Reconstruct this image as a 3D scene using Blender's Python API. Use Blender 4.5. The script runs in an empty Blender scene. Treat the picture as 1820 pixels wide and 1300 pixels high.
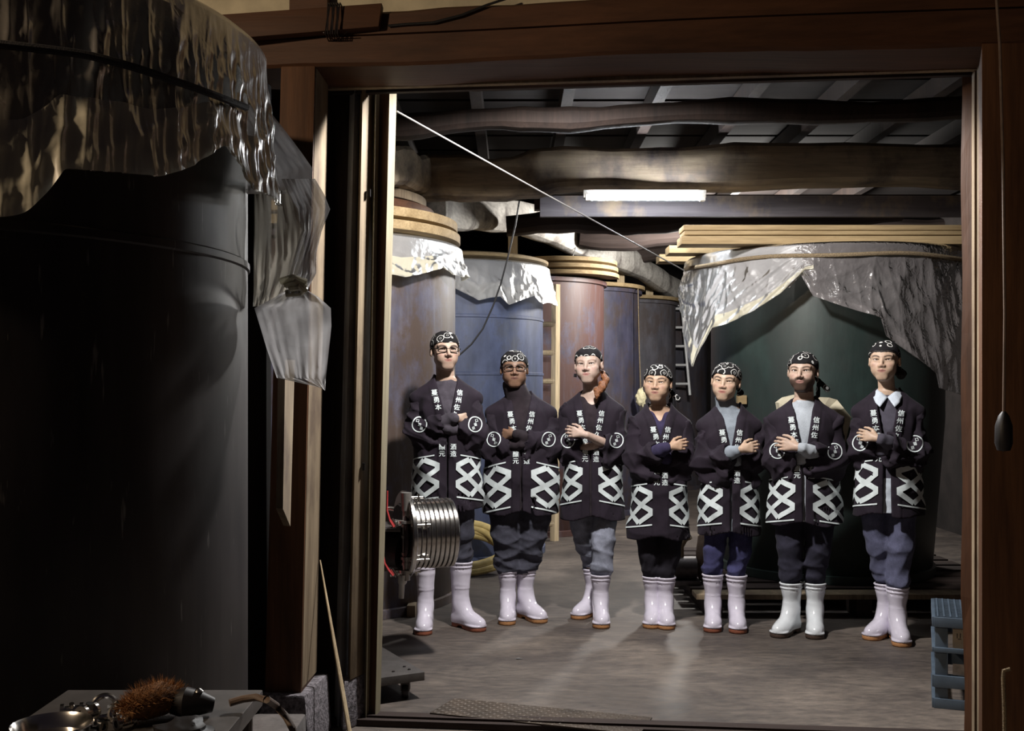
import bpy, bmesh, math, random
import numpy as np
from mathutils import Vector, Matrix
from mathutils.bvhtree import BVHTree

SC = bpy.context.scene
COL = SC.collection
PI = math.pi
FPX = 1918.0                      # focal length in pixels of the 1820 px wide frame
CAMZ = 1.46                       # eye height of the camera
HOR = 690.0                       # pixel row of the horizon

# ------------------------------------------------------------------ camera, world, lights, exposure
cam = bpy.data.cameras.new('camera')
cam.sensor_width = 36.0
cam.lens = 36.0 * FPX / 1820.0
cam.shift_y = (HOR - 650.0) / 1820.0
cam.clip_start = 0.05
co = bpy.data.objects.new('camera', cam)
COL.objects.link(co)
co.location = (0, 0, CAMZ)
co.rotation_euler = (PI / 2, 0, 0)
SC.camera = co

w = bpy.data.worlds.new('world')
SC.world = w
w.use_nodes = True
w.node_tree.nodes['Background'].inputs[0].default_value = (0.055, 0.045, 0.06, 1)
w.node_tree.nodes['Background'].inputs[1].default_value = 0.14


def area(name, loc, aim, size, energy, color):
    l = bpy.data.lights.new(name, 'AREA')
    l.shape = 'DISK'
    l.size = size
    l.energy = energy
    l.color = color
    o = bpy.data.objects.new(name, l)
    COL.objects.link(o)
    o.location = loc
    d = Vector(aim) - Vector(loc)
    o.rotation_euler = d.to_track_quat('-Z', 'Y').to_euler()
    return o


def spot(name, loc, aim, cone, radius, energy, color, blend=0.3):
    l = bpy.data.lights.new(name, 'SPOT')
    l.spot_size, l.spot_blend, l.shadow_soft_size = cone, blend, radius
    l.energy = energy
    l.color = color
    o = bpy.data.objects.new(name, l)
    COL.objects.link(o)
    o.location = loc
    o.rotation_euler = (Vector(aim) - Vector(loc)).to_track_quat('-Z', 'Y').to_euler()
    return o


def point(name, loc, radius, energy, color):
    l = bpy.data.lights.new(name, 'POINT')
    l.shadow_soft_size, l.energy, l.color = radius, energy, color
    o = bpy.data.objects.new(name, l)
    COL.objects.link(o)
    o.location = loc
    return o


spot('work_lamp', (0.35, 5.06, 3.16), (0.45, 5.7, 0.0), math.radians(152), 0.10, 440, (1.0, 0.965, 0.93), 0.18)
point('back_lamp', (2.0, 10.3, 2.80), 0.15, 290, (1.0, 0.97, 0.92))
spot('warm_lamp', (-2.7, 1.20, 3.10), (0.2, 4.4, 2.2), math.radians(165), 0.10, 165, (1.0, 0.76, 0.52))

SC.view_settings.view_transform = 'Standard'
SC.view_settings.look = 'None'
SC.view_settings.gamma = 1.0
SC.view_settings.use_curve_mapping = False
SC.view_settings.exposure = 0.22


# ------------------------------------------------------------------ measuring helpers
def P(px, py, Y):
    """the point at depth Y that the photograph shows at pixel (px, py)"""
    return np.array([(px - 910.0) * Y / FPX, Y, CAMZ - (py - HOR) * Y / FPX])


def W(px, py, off=0.0):
    """the point of the partition wall's plane (set back by off) at pixel (px, py)"""
    Y = (4.21 + off) / (1 + 0.107 * (px - 910.0) / FPX)
    return P(px, py, Y)


def on_cyl(px, py, c, R):
    """where the ray of a pixel meets a vertical cylinder: angle and height"""
    dx, dz = (px - 910.0) / FPX, -(py - HOR) / FPX
    a = dx * dx + 1
    b = -2 * (dx * c[0] + c[1])
    q = c[0] ** 2 + c[1] ** 2 - R * R
    disc = max(b * b - 4 * a * q, 0.0)
    t = (-b - math.sqrt(disc)) / (2 * a)
    x, y = dx * t - c[0], t - c[1]
    return math.atan2(x, -y), CAMZ + dz * t


# ------------------------------------------------------------------ mesh helpers
def tag(o, label=None, cat=None, group=None, kind=None):
    if label:
        o['label'] = label
    if cat:
        o['category'] = cat
    if group:
        o['group'] = group
    if kind:
        o['kind'] = kind
    return o


def empty(name, loc=(0, 0, 0), rz=0.0, label=None, cat=None, group=None):
    o = bpy.data.objects.new(name, None)
    o.empty_display_size = 0.1
    COL.objects.link(o)
    o.location = loc
    o.rotation_euler = (0, 0, rz)
    return tag(o, label, cat, group)


def link(name, me, mats, parent=None, smooth=False):
    if not isinstance(mats, (list, tuple)):
        mats = [mats]
    for m in mats:
        me.materials.append(m)
    o = bpy.data.objects.new(name, me)
    COL.objects.link(o)
    if parent is not None:
        o.parent = parent
    if smooth:
        me.shade_smooth()
    return o


def np_mesh(name, V, F, mats, parent=None, smooth=True, midx=None, col=None, base=False):
    """mesh object from arrays; base=True puts the origin at the middle of the underside"""
    V = np.asarray(V, dtype=np.float64)
    F = np.asarray(F, dtype=np.int32)
    org = None
    if base:
        lo, hi = V.min(0), V.max(0)
        org = np.array([(lo[0] + hi[0]) / 2, (lo[1] + hi[1]) / 2, lo[2]])
        V = V - org
    me = bpy.data.meshes.new(name)
    me.vertices.add(len(V))
    me.vertices.foreach_set('co', V.astype(np.float32).ravel())
    n, k = F.shape
    me.loops.add(n * k)
    me.loops.foreach_set('vertex_index', F.ravel())
    me.polygons.add(n)
    me.polygons.foreach_set('loop_start', np.arange(0, n * k, k, dtype=np.int32))
    if midx is not None:
        me.polygons.foreach_set('material_index', np.asarray(midx, dtype=np.int32))
    me.update(calc_edges=True)
    if col is not None:
        a = me.color_attributes.new('Col', 'FLOAT_COLOR', 'POINT')
        a.data.foreach_set('color', np.c_[col, np.ones(len(col))].astype(np.float32).ravel())
    o = link(name, me, mats, parent, smooth)
    if org is not None:
        o.location = org
    return o


class MB:
    """collects shapes and links them as one mesh object"""

    def __init__(s):
        s.v, s.f = [], []

    def add(s, V, F):
        b = len(s.v)
        s.v += [tuple(map(float, p)) for p in V]
        s.f += [tuple(i + b for i in f) for f in F]
        return s

    def box(s, lo, hi, R=None, at=None):
        x0, y0, z0 = lo
        x1, y1, z1 = hi
        V = np.array([(x0, y0, z0), (x1, y0, z0), (x1, y1, z0), (x0, y1, z0), (x0, y0, z1), (x1, y0, z1), (x1, y1, z1), (x0, y1, z1)], float)
        if R is not None:
            V = V @ np.array(R).T
        if at is not None:
            V = V + np.array(at)
        return s.add(V, [(0, 3, 2, 1), (4, 5, 6, 7), (0, 1, 5, 4), (1, 2, 6, 5), (2, 3, 7, 6), (3, 0, 4, 7)])

    def hexa(s, V):
        """8 corners: bottom ring counter-clockwise from above, then top ring"""
        return s.add(V, [(0, 3, 2, 1), (4, 5, 6, 7), (0, 1, 5, 4), (1, 2, 6, 5), (2, 3, 7, 6), (3, 0, 4, 7)])

    def tube(s, pts, r, n=10, caps=True, sq=1.0, e=2.0):
        pts = [np.array(p, float) for p in pts]
        rs = r if isinstance(r, (list, tuple, np.ndarray)) else [r] * len(pts)
        V, F = [], []
        up = np.array((0, 0, 1.0))
        prev = None
        for i, p in enumerate(pts):
            t = pts[min(i + 1, len(pts) - 1)] - pts[max(i - 1, 0)]
            t /= np.linalg.norm(t) + 1e-9
            if prev is None:
                a = np.cross(t, up)
                if np.linalg.norm(a) < 0.05:
                    a = np.cross(t, (1.0, 0, 0))
            else:
                a = prev - t * np.dot(prev, t)
            a /= np.linalg.norm(a) + 1e-9
            prev = a
            b = np.cross(t, a)
            for j in range(n):
                q = 2 * PI * j / n
                k_ = (abs(math.cos(q)) ** e + abs(math.sin(q)) ** e) ** (-1 / e)
                V.append(p + rs[i] * k_ * (math.cos(q) * a + sq * math.sin(q) * b))
        for i in range(len(pts) - 1):
            for j in range(n):
                k = (j + 1) % n
                F.append((i * n + j, i * n + k, (i + 1) * n + k, (i + 1) * n + j))
        if caps:
            F.append(tuple(range(n - 1, -1, -1)))
            F.append(tuple((len(pts) - 1) * n + j for j in range(n)))
        return s.add(V, F)

    def lathe(s, prof, c=(0, 0, 0), n=48, R=None, a0=0.0, a1=2 * PI, caps=False):
        """profile of (radius, height) turned about z (R turns the whole)"""
        full = abs(a1 - a0 - 2 * PI) < 1e-6
        m = n if full else n + 1
        V, F = [], []
        for (r, z) in prof:
            for j in range(m):
                q = a0 + (a1 - a0) * j / n
                V.append((r * math.sin(q), -r * math.cos(q), z))
        for i in range(len(prof) - 1):
            for j in range(n):
                k = (j + 1) % m
                F.append((i * m + j, i * m + k, (i + 1) * m + k, (i + 1) * m + j))
        if caps:
            F.append(tuple(range(m - 1, -1, -1)))
            F.append(tuple((len(prof) - 1) * m + j for j in range(m)))
        V = np.array(V)
        if R is not None:
            V = V @ np.array(R).T
        return s.add(V + np.array(c), F)

    def prism(s, poly, z0, z1):
        n = len(poly)
        V = [(x, y, z0) for x, y in poly] + [(x, y, z1) for x, y in poly]
        F = [tuple(range(n - 1, -1, -1)), tuple(range(n, 2 * n))]
        F += [(j, (j + 1) % n, n + (j + 1) % n, n + j) for j in range(n)]
        return s.add(V, F)

    def build(s, name, mat, parent=None, smooth=False, base=None, bevel=0.0, angle=0.6, seg=2):
        me = bpy.data.meshes.new(name)
        V = np.array(s.v)
        org = None
        if base is None:
            base = parent is None
        if base:
            lo, hi = V.min(0), V.max(0)
            org = np.array([(lo[0] + hi[0]) / 2, (lo[1] + hi[1]) / 2, lo[2]])
            V = V - org
        me.from_pydata([tuple(v) for v in V], [], s.f)
        me.update()
        if bevel > 0:
            bm = bmesh.new()
            bm.from_mesh(me)
            bmesh.ops.remove_doubles(bm, verts=bm.verts, dist=1e-6)
            es = [e for e in bm.edges if len(e.link_faces) == 2 and e.calc_face_angle(0) > 0.5]
            bmesh.ops.bevel(bm, geom=es, offset=bevel, segments=seg, profile=0.6, affect='EDGES', clamp_overlap=True)
            bm.to_mesh(me)
            bm.free()
        o = link(name, me, mat, parent, False)
        if smooth or bevel > 0:
            me.shade_smooth()
            try:
                me.set_sharp_from_angle(angle=angle)
            except Exception:
                pass
        if org is not None:
            o.location = org
        return o


def rotz(a):
    return np.array([[math.cos(a), -math.sin(a), 0], [math.sin(a), math.cos(a), 0], [0, 0, 1.0]])


def roty(a):
    return np.array([[math.cos(a), 0, math.sin(a)], [0, 1.0, 0], [-math.sin(a), 0, math.cos(a)]])


def rotx(a):
    return np.array([[1.0, 0, 0], [0, math.cos(a), -math.sin(a)], [0, math.sin(a), math.cos(a)]])


def wrinkle(seed, freq, amp, n=5, zs=1.0):
    """crease field: warped ridges, used to disturb the cloth surfaces"""
    r = np.random.RandomState(seed)
    D = r.normal(size=(n, 3)) * np.array([1, 1, zs])
    D /= np.linalg.norm(D, axis=1)[:, None]
    fr = freq * r.uniform(0.6, 1.6, n)
    ph = r.uniform(0, 6.28, (n, 2))

    def f(X, Y, Z):
        o = 0
        for i in range(n):
            u = (X * D[i, 0] + Y * D[i, 1] + Z * D[i, 2]) * fr[i]
            v = (X * D[i, 1] - Y * D[i, 2] + Z * D[i, 0]) * fr[i] * 0.43
            o = o + 0.7 - 2.6 * (1 - np.abs(np.sin(u + 1.3 * np.sin(v + ph[i, 1]) + ph[i, 0]))) ** 2.2
        return o * (amp / n)
    return f


def unit(v):
    v = np.asarray(v, float)
    return v / np.linalg.norm(v)


# ------------------------------------------------------------------ materials
def nodes_of(name):
    m = bpy.data.materials.new(name)
    m.use_nodes = True
    nt = m.node_tree
    return m, nt, nt.nodes['Principled BSDF']


def noise_col(nt, c1, c2, scale, stretch=(1, 1, 1), detail=6, lo=0.35, hi=0.65, rough=0.6, dist=0.0, coord='Object'):
    N, L = nt.nodes, nt.links
    tc = N.new('ShaderNodeTexCoord')
    mp = N.new('ShaderNodeMapping')
    mp.inputs['Scale'].default_value = stretch
    nz = N.new('ShaderNodeTexNoise')
    nz.inputs['Scale'].default_value = scale
    nz.inputs['Detail'].default_value = detail
    nz.inputs['Roughness'].default_value = rough
    nz.inputs['Distortion'].default_value = dist
    rp = N.new('ShaderNodeValToRGB')
    rp.color_ramp.elements[0].position = lo
    rp.color_ramp.elements[1].position = hi
    rp.color_ramp.elements[0].color = (*c1, 1)
    rp.color_ramp.elements[1].color = (*c2, 1)
    L.new(tc.outputs[coord], mp.inputs['Vector'])
    L.new(mp.outputs['Vector'], nz.inputs['Vector'])
    L.new(nz.outputs['Fac'], rp.inputs['Fac'])
    return rp.outputs['Color'], nz.outputs['Fac']


def mix(nt, a, b, fac, blend='MIX'):
    n = nt.nodes.new('ShaderNodeMix')
    n.data_type = 'RGBA'
    n.blend_type = blend
    for s, v in ((n.inputs[0], fac), (n.inputs[6], a), (n.inputs[7], b)):
        if hasattr(v, 'links'):
            nt.links.new(v, s)
        elif isinstance(v, (int, float)):
            s.default_value = v
        else:
            s.default_value = (*v, 1)
    return n.outputs[2]


def bump(nt, bs, h, strength=0.3, dist=0.01):
    b = nt.nodes.new('ShaderNodeBump')
    b.inputs['Strength'].default_value = strength
    b.inputs['Distance'].default_value = dist
    nt.links.new(h, b.inputs['Height'])
    nt.links.new(b.outputs['Normal'], bs.inputs['Normal'])


def plain(name, c, rough=0.6, metal=0.0, var=0.25, scale=30, coat=0.0, bmp=0.0, spec=0.5):
    m, nt, bs = nodes_of(name)
    c2 = tuple(min(1, x * (1 + var)) for x in c)
    c1 = tuple(x * (1 - var) for x in c)
    col, fac = noise_col(nt, c1, c2, scale)
    nt.links.new(col, bs.inputs['Base Color'])
    bs.inputs['Roughness'].default_value = rough
    bs.inputs['Metallic'].default_value = metal
    bs.inputs['Coat Weight'].default_value = coat
    bs.inputs['Specular IOR Level'].default_value = spec
    if bmp:
        bump(nt, bs, fac, bmp, 0.01)
    return m


def wood(name, c1, c2, axis='z', scale=9.0, rough=0.65, dirt=None, bmp=0.25, grain=0.12):
    m, nt, bs = nodes_of(name)
    st = {'x': (grain, 1, 1), 'y': (1, grain, 1), 'z': (1, 1, grain)}[axis]
    st2 = {'x': (.05, 1, 1), 'y': (1, .05, 1), 'z': (1, 1, .05)}[axis]
    col, fac = noise_col(nt, c1, c2, scale, st, 8, 0.3, 0.7, 0.65, 0.6)
    fine, f2 = noise_col(nt, (0.55, 0.55, 0.55), (1.1, 1.1, 1.1), scale * 9, st2, 5, 0.3, 0.6)
    c = mix(nt, col, fine, 0.55, 'MULTIPLY')
    if dirt:
        d, df = noise_col(nt, (0, 0, 0), (1, 1, 1), 3.0, (1, 1, 0.7), 6, 0.5, 0.68)
        c = mix(nt, c, dirt, d)
    nt.links.new(c, bs.inputs['Base Color'])
    bs.inputs['Roughness'].default_value = rough
    bs.inputs['Specular IOR Level'].default_value = 0.3
    bump(nt, bs, f2, bmp, 0.006)
    return m


def painted(name, base, rust, pale, amount=0.55, rough=0.55, scale=2.2, metal=0.0):
    """old enamelled sheet steel: rust blooms and streaks running down"""
    m, nt, bs = nodes_of(name)
    a, fa = noise_col(nt, (0, 0, 0), (1, 1, 1), scale * 1.3, (1, 1, 0.65), 10, amount - 0.06, amount + 0.08, 0.75)
    b, fb = noise_col(nt, (0, 0, 0), (1, 1, 1), 14, (1, 1, 0.12), 6, 0.52, 0.72, 0.7)
    t, ft = noise_col(nt, tuple(x * 0.75 for x in base), tuple(min(1, x * 1.3) for x in base), 7, (1, 1, 0.5), 8)
    c = mix(nt, t, rust, a)
    f = nt.nodes.new('ShaderNodeMath')
    f.operation = 'MULTIPLY'
    f.inputs[1].default_value = 0.28
    nt.links.new(b, f.inputs[0])
    c = mix(nt, c, pale, f.outputs[0])
    nt.links.new(c, bs.inputs['Base Color'])
    bs.inputs['Roughness'].default_value = rough
    bs.inputs['Metallic'].default_value = metal
    bump(nt, bs, fb, 0.12, 0.01)
    return m


def film(name, tint=(0.8, 0.78, 0.74), clear=0.35, rough=0.22, wr=14.0, bstr=0.6):
    """crumpled polythene: partly see-through, partly milky, glossy"""
    m = bpy.data.materials.new(name)
    m.use_nodes = True
    nt = m.node_tree
    N, L = nt.nodes, nt.links
    N.clear()
    out = N.new('ShaderNodeOutputMaterial')
    tr = N.new('ShaderNodeBsdfTransparent')
    tr.inputs[0].default_value = (0.94, 0.93, 0.9, 1)
    df = N.new('ShaderNodeBsdfDiffuse')
    df.inputs[0].default_value = (*tint, 1)
    tl = N.new('ShaderNodeBsdfTranslucent')
    tl.inputs[0].default_value = (*tint, 1)
    gl = N.new('ShaderNodeBsdfGlossy')
    gl.inputs['Roughness'].default_value = rough
    m1, m2, m3 = N.new('ShaderNodeMixShader'), N.new('ShaderNodeMixShader'), N.new('ShaderNodeMixShader')
    m1.inputs[0].default_value = 0.45
    L.new(df.outputs[0], m1.inputs[1])
    L.new(tl.outputs[0], m1.inputs[2])
    tc = N.new('ShaderNodeTexCoord')
    nz = N.new('ShaderNodeTexNoise')
    nz.inputs['Scale'].default_value = 3.2
    nz.inputs['Detail'].default_value = 5
    L.new(tc.outputs['Object'], nz.inputs['Vector'])
    mr = N.new('ShaderNodeMapRange')
    mr.inputs['From Min'].default_value = 0.3
    mr.inputs['From Max'].default_value = 0.7
    mr.inputs['To Min'].default_value = max(0.0, 1 - clear - 0.09)
    mr.inputs['To Max'].default_value = min(1.0, 1 - clear + 0.09)
    L.new(nz.outputs['Fac'], mr.inputs['Value'])
    L.new(mr.outputs[0], m2.inputs[0])
    L.new(tr.outputs[0], m2.inputs[1])
    L.new(m1.outputs[0], m2.inputs[2])
    fr = N.new('ShaderNodeFresnel')
    fr.inputs[0].default_value = 1.32
    L.new(fr.outputs[0], m3.inputs[0])
    L.new(m2.outputs[0], m3.inputs[1])
    L.new(gl.outputs[0], m3.inputs[2])
    vo = N.new('ShaderNodeTexVoronoi')
    vo.feature = 'DISTANCE_TO_EDGE'
    vo.inputs['Scale'].default_value = wr
    n2 = N.new('ShaderNodeTexNoise')
    n2.inputs['Scale'].default_value = wr * 0.8
    n2.inputs['Detail'].default_value = 3
    L.new(tc.outputs['Object'], n2.inputs['Vector'])
    L.new(n2.outputs['Color'], vo.inputs['Vector'])
    ad = N.new('ShaderNodeMath')
    L.new(vo.outputs['Distance'], ad.inputs[0])
    L.new(n2.outputs['Fac'], ad.inputs[1])
    bp = N.new('ShaderNodeBump')
    bp.inputs['Strength'].default_value = bstr
    bp.inputs['Distance'].default_value = 0.012
    L.new(ad.outputs[0], bp.inputs['Height'])
    for s in (df, tl, gl, fr):
        L.new(bp.outputs[0], s.inputs['Normal'])
    L.new(m3.outputs[0], out.inputs[0])
    return m


M = {}
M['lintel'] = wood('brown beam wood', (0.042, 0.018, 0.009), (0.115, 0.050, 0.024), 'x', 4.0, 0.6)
M['post'] = wood('brown post wood', (0.055, 0.024, 0.011), (0.16, 0.072, 0.032), 'z', 6.0, 0.6)
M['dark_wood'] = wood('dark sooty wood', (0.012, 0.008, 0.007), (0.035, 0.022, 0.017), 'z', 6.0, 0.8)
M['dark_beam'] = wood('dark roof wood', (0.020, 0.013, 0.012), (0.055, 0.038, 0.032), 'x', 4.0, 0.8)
M['roof'] = wood('near-black roof boards', (0.007, 0.005, 0.005), (0.020, 0.014, 0.012), 'x', 4.0, 0.9)  # shade under the roof put into a near-black colour, against the back lamp
M['log'] = wood('weathered log wood', (0.13, 0.10, 0.07), (0.34, 0.27, 0.19), 'x', 5.0, 0.8, (0.05, 0.04, 0.04))
M['log_y'] = wood('weathered purlin wood', (0.36, 0.335, 0.30), (0.74, 0.70, 0.64), 'y', 5.0, 0.8, (0.12, 0.10, 0.09))
M['board'] = wood('worn jamb wood', (0.15, 0.11, 0.07), (0.32, 0.25, 0.165), 'z', 8.0, 0.75, (0.10, 0.07, 0.05))
M['pale_board'] = wood('pale jamb wood', (0.16, 0.135, 0.085), (0.29, 0.25, 0.165), 'z', 8.0, 0.75)
M['grey_board'] = wood('grey painted jamb wood', (0.20, 0.21, 0.225), (0.34, 0.35, 0.37), 'z', 8.0, 0.7, (0.16, 0.14, 0.13))
M['red_board'] = wood('red brown door wood', (0.034, 0.014, 0.007), (0.085, 0.034, 0.014), 'z', 8.0, 0.6)
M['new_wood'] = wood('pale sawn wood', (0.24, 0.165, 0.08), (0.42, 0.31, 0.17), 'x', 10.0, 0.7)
M['new_wood_z'] = wood('pale sawn upright wood', (0.42, 0.31, 0.18), (0.66, 0.53, 0.34), 'z', 10.0, 0.7)
M['plaster'] = plain('old cream plaster', (0.52, 0.47, 0.34), 0.9, 0, 0.2, 5, bmp=0.2)
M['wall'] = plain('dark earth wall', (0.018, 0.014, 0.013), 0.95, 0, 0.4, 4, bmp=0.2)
M['stone'] = plain('grey foundation stone', (0.16, 0.145, 0.16), 0.95, 0, 0.6, 60, bmp=0.9)
M['rope'] = plain('black rope fibre', (0.012, 0.011, 0.013), 0.8, 0, 0.4, 200, bmp=0.5)
M['cable'] = plain('black rubber cable', (0.010, 0.010, 0.011), 0.5, 0, 0.3, 60)
M['white_wire'] = plain('white wire', (0.20, 0.195, 0.19), 0.5, 0, 0.1, 60)
M['straw'] = plain('tan straw rope', (0.20, 0.15, 0.09), 0.9, 0, 0.4, 150, bmp=0.6)
M['steel'] = plain('polished stainless steel', (0.62, 0.60, 0.57), 0.2, 1.0, 0.06, 20)
M['steel_dull'] = plain('brushed stainless steel', (0.125, 0.115, 0.11), 0.40, 0.6, 0.15, 18)
M['steel_mid'] = plain('worn stainless steel', (0.42, 0.40, 0.38), 0.34, 0.75, 0.12, 18)
M['steel_dark'] = plain('dark steel', (0.10, 0.09, 0.09), 0.4, 1.0, 0.2, 20)
M['cast'] = plain('dark cast metal', (0.055, 0.045, 0.045), 0.5, 0.6, 0.3, 30)
M['red'] = plain('red valve coating', (0.36, 0.035, 0.035), 0.45, 0, 0.15, 30)
M['hose'] = plain('yellow hose rubber', (0.50, 0.38, 0.15), 0.45, 0, 0.15, 20)
M['tan_hose'] = plain('tan hose rubber', (0.14, 0.095, 0.07), 0.6, 0, 0.2, 30)
M['crate'] = plain('slate blue crate plastic', (0.070, 0.098, 0.135), 0.45, 0, 0.15, 12)
M['crate_label'] = plain('tan crate label', (0.26, 0.22, 0.17), 0.8, 0, 0.1, 30)
M['black_plastic'] = plain('black plastic', (0.012, 0.010, 0.011), 0.5, 0, 0.2, 30)
M['alu'] = plain('pale aluminium', (0.72, 0.72, 0.72), 0.45, 0.1, 0.08, 20)
M['ink'] = plain('black brush ink', (0.02, 0.018, 0.016), 0.8, 0, 0.1, 20)
M['film_dark'] = film('clear crumpled polythene', (0.42, 0.385, 0.34), 0.62, 0.30, 6, 0.15)
M['film'] = film('milky polythene', (0.60, 0.56, 0.48), 0.34, 0.34, 5, 0.25)
M['film_white'] = film('white polythene', (0.60, 0.59, 0.60), 0.22, 0.34, 5, 0.25)
M['film_cream'] = film('cream polythene', (0.72, 0.68, 0.54), 0.12, 0.36, 5, 0.25)
M['film_soft'] = film('soft milky polythene', (0.56, 0.55, 0.54), 0.36, 0.42, 7, 0.2)
M['film_shaded'] = film('shaded clear polythene', (0.30, 0.28, 0.285), 0.36, 0.24, 8, 0.40)
# ================================================================== THE SETTING
def floor_mat():
    m, nt, bs = nodes_of('stained concrete floor')
    a, fa = noise_col(nt, (0.055, 0.045, 0.043), (0.190, 0.160, 0.138), 1.6, (0.8, 1.3, 1), 9, 0.30, 0.70, 0.68, 0.4)
    b, fb = noise_col(nt, (0.55, 0.55, 0.55), (1.25, 1.22, 1.15), 16, (0.6, 1.6, 1), 7, 0.32, 0.68, 0.7)
    c, fc = noise_col(nt, (0.45, 0.42, 0.42), (1.15, 1.15, 1.15), 0.55, (1, 1, 1), 5, 0.35, 0.6)
    x = mix(nt, mix(nt, a, b, 1.0, 'MULTIPLY'), c, 0.7, 'MULTIPLY')
    nt.links.new(x, bs.inputs['Base Color'])
    r = nt.nodes.new('ShaderNodeMapRange')
    r.inputs['To Min'].default_value = 0.42
    r.inputs['To Max'].default_value = 0.85
    nt.links.new(fb, r.inputs['Value'])
    nt.links.new(r.outputs[0], bs.inputs['Roughness'])
    bump(nt, bs, fb, 0.25, 0.01)
    return m


def sbox(name, lo, hi, mat):
    return tag(MB().box(lo, hi).build(name, mat, None, base=True), kind='structure')


sbox('floor', (-4.2, 0.2, -0.12), (4.6, 18.6, 0.0), floor_mat())
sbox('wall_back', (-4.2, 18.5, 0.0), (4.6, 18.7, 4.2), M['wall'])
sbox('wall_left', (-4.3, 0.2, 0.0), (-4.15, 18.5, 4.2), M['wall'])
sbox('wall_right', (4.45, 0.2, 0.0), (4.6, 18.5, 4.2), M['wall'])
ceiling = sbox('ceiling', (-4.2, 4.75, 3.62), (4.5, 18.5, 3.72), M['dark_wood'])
ceil_at = np.array(ceiling.location)


def part_of(parent, name, mb, mat, **kw):
    """a piece of the setting: world coordinates turned into its parent's"""
    o = mb.build(name, mat, parent, base=False, **kw)
    o.location = -Vector(parent.location)
    return o


# ---- the partition with the doorway
UX = unit_u = np.array([1.0, -0.107, 0]) / math.hypot(1, 0.107)
UN = np.array([0.107, 1.0, 0]) / math.hypot(1, 0.107)


def at_wall(x, off, z):
    return np.array([x, 4.21 - 0.107 * x, z]) + UN * off


def wall_hexa(x0, x1, o0, o1, z0, z1):
    mb = MB()
    mb.hexa([at_wall(x0, o0, z0), at_wall(x1, o0, z0), at_wall(x1, o1, z0), at_wall(x0, o1, z0),
             at_wall(x0, o0, z1), at_wall(x1, o0, z1), at_wall(x1, o1, z1), at_wall(x0, o1, z1)])
    return mb


wall_front = tag(wall_hexa(-4.1, 4.3, 0.05, 0.18, 2.94, 4.1).build('wall_front', M['plaster'], None, base=True), kind='structure')


def piece(name, mb, mat, **kw):
    return part_of(wall_front, name, mb, mat, **kw)


# rough lintel with a crack, slightly uneven underside
lin = MB()
xs_ = np.linspace(-1.25, 4.2, 40)
sec = []
rr = random.Random(4)
for i, x in enumerate(xs_):
    b = 2.743 + 0.006 * math.sin(x * 3.1) + rr.uniform(-.003, .003)
    t = 2.955 + 0.010 * math.sin(x * 2.3 + 1) + rr.uniform(-.004, .004) + 0.01 * (x > 0.3)
    f = 0.004 * math.sin(x * 4.0 + 2)
    cz_ = 2.865 + 0.012 * math.sin(x * 1.2)
    sec.append([at_wall(x, f + 0.012, b), at_wall(x, f, b + 0.012), at_wall(x, f, cz_ - 0.004), at_wall(x, f + 0.022, cz_), at_wall(x, f, cz_ + 0.004),
                at_wall(x, f, t - 0.012), at_wall(x, f + 0.014, t), at_wall(x, 0.31, t), at_wall(x, 0.31, b)])
n9 = 9
lin.add([p for s_ in sec for p in s_], [(i * n9 + j, (i + 1) * n9 + j, (i + 1) * n9 + (j + 1) % n9, i * n9 + (j + 1) % n9) for i in range(len(sec) - 1) for j in range(n9)]
        + [tuple(range(n9)), tuple((len(sec) - 1) * n9 + j for j in range(n9 - 1, -1, -1))])
piece('lintel', lin, M['lintel'])
piece('lintel_rail', wall_hexa(-0.82, 1.95, 0.30, 0.335, 2.735, 2.765), M['board'])  # pale rail paints the highlight along the lintel's back lower edge
piece('lintel_rail', wall_hexa(-0.82, 1.95, 0.36, 0.39, 2.73, 2.80), M['dark_beam'])
piece('upper_stud', wall_hexa(W(515, 0)[0], W(582, 0)[0], -0.005, 0.06, 2.94, 3.6), M['lintel'])
piece('sill', wall_hexa(-0.95, 1.90, 0.37, 0.50, 0.0, 0.030), M['dark_beam'], bevel=0.006)
piece('sill_rail', wall_hexa(-0.80, 1.90, 0.40, 0.415, 0.030, 0.040), M['dark_beam'])
piece('dark_panel', wall_hexa(-4.0, -1.05, 0.20, 0.26, 0.0, 2.75), M['dark_wood'])


def leaner(name, pts_top, pts_bot, z0, z1, mat, **kw):
    """an upright given by its plan at the top and at the floor, points as (pixel column, depth)"""
    mb = MB()
    mb.hexa([P(px, 0, Y)[:2].tolist() + [z0] for px, Y in pts_bot] + [P(px, 0, Y)[:2].tolist() + [z1] for px, Y in pts_top])
    return piece(name, mb, mat, **kw)


leaner('post', [(499, 4.305), (560, 4.297), (582, 4.57), (525, 4.57)], [(470, 4.305), (535, 4.297), (561, 4.57), (500, 4.57)], 0.24, 2.745, M['post'], bevel=0.006)
leaner('footing_stone', [(462, 4.27), (542, 4.26), (584, 4.60), (500, 4.60)], [(455, 4.25), (551, 4.24), (590, 4.62), (495, 4.62)], 0.0, 0.245, M['stone'], bevel=0.012)
leaner('jamb_strip', [(562, 4.310), (583.5, 4.565), (580, 4.568), (558, 4.312)], [(537, 4.310), (563, 4.565), (559, 4.568), (533, 4.312)], 0.26, 2.74, M['board'])
leaner('recess_panel', [(572, 4.76), (633, 4.72), (634, 4.78), (572, 4.80)], [(548, 4.76), (612, 4.72), (614, 4.78), (548, 4.80)], 0.0, 2.77, M['dark_wood'])
leaner('grey_strip', [(631, 4.64), (645, 4.705), (641, 4.74), (622, 4.70)], [(602, 4.64), (616, 4.705), (612, 4.74), (594, 4.70)], 0.0, 2.77, M['grey_board'])
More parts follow.
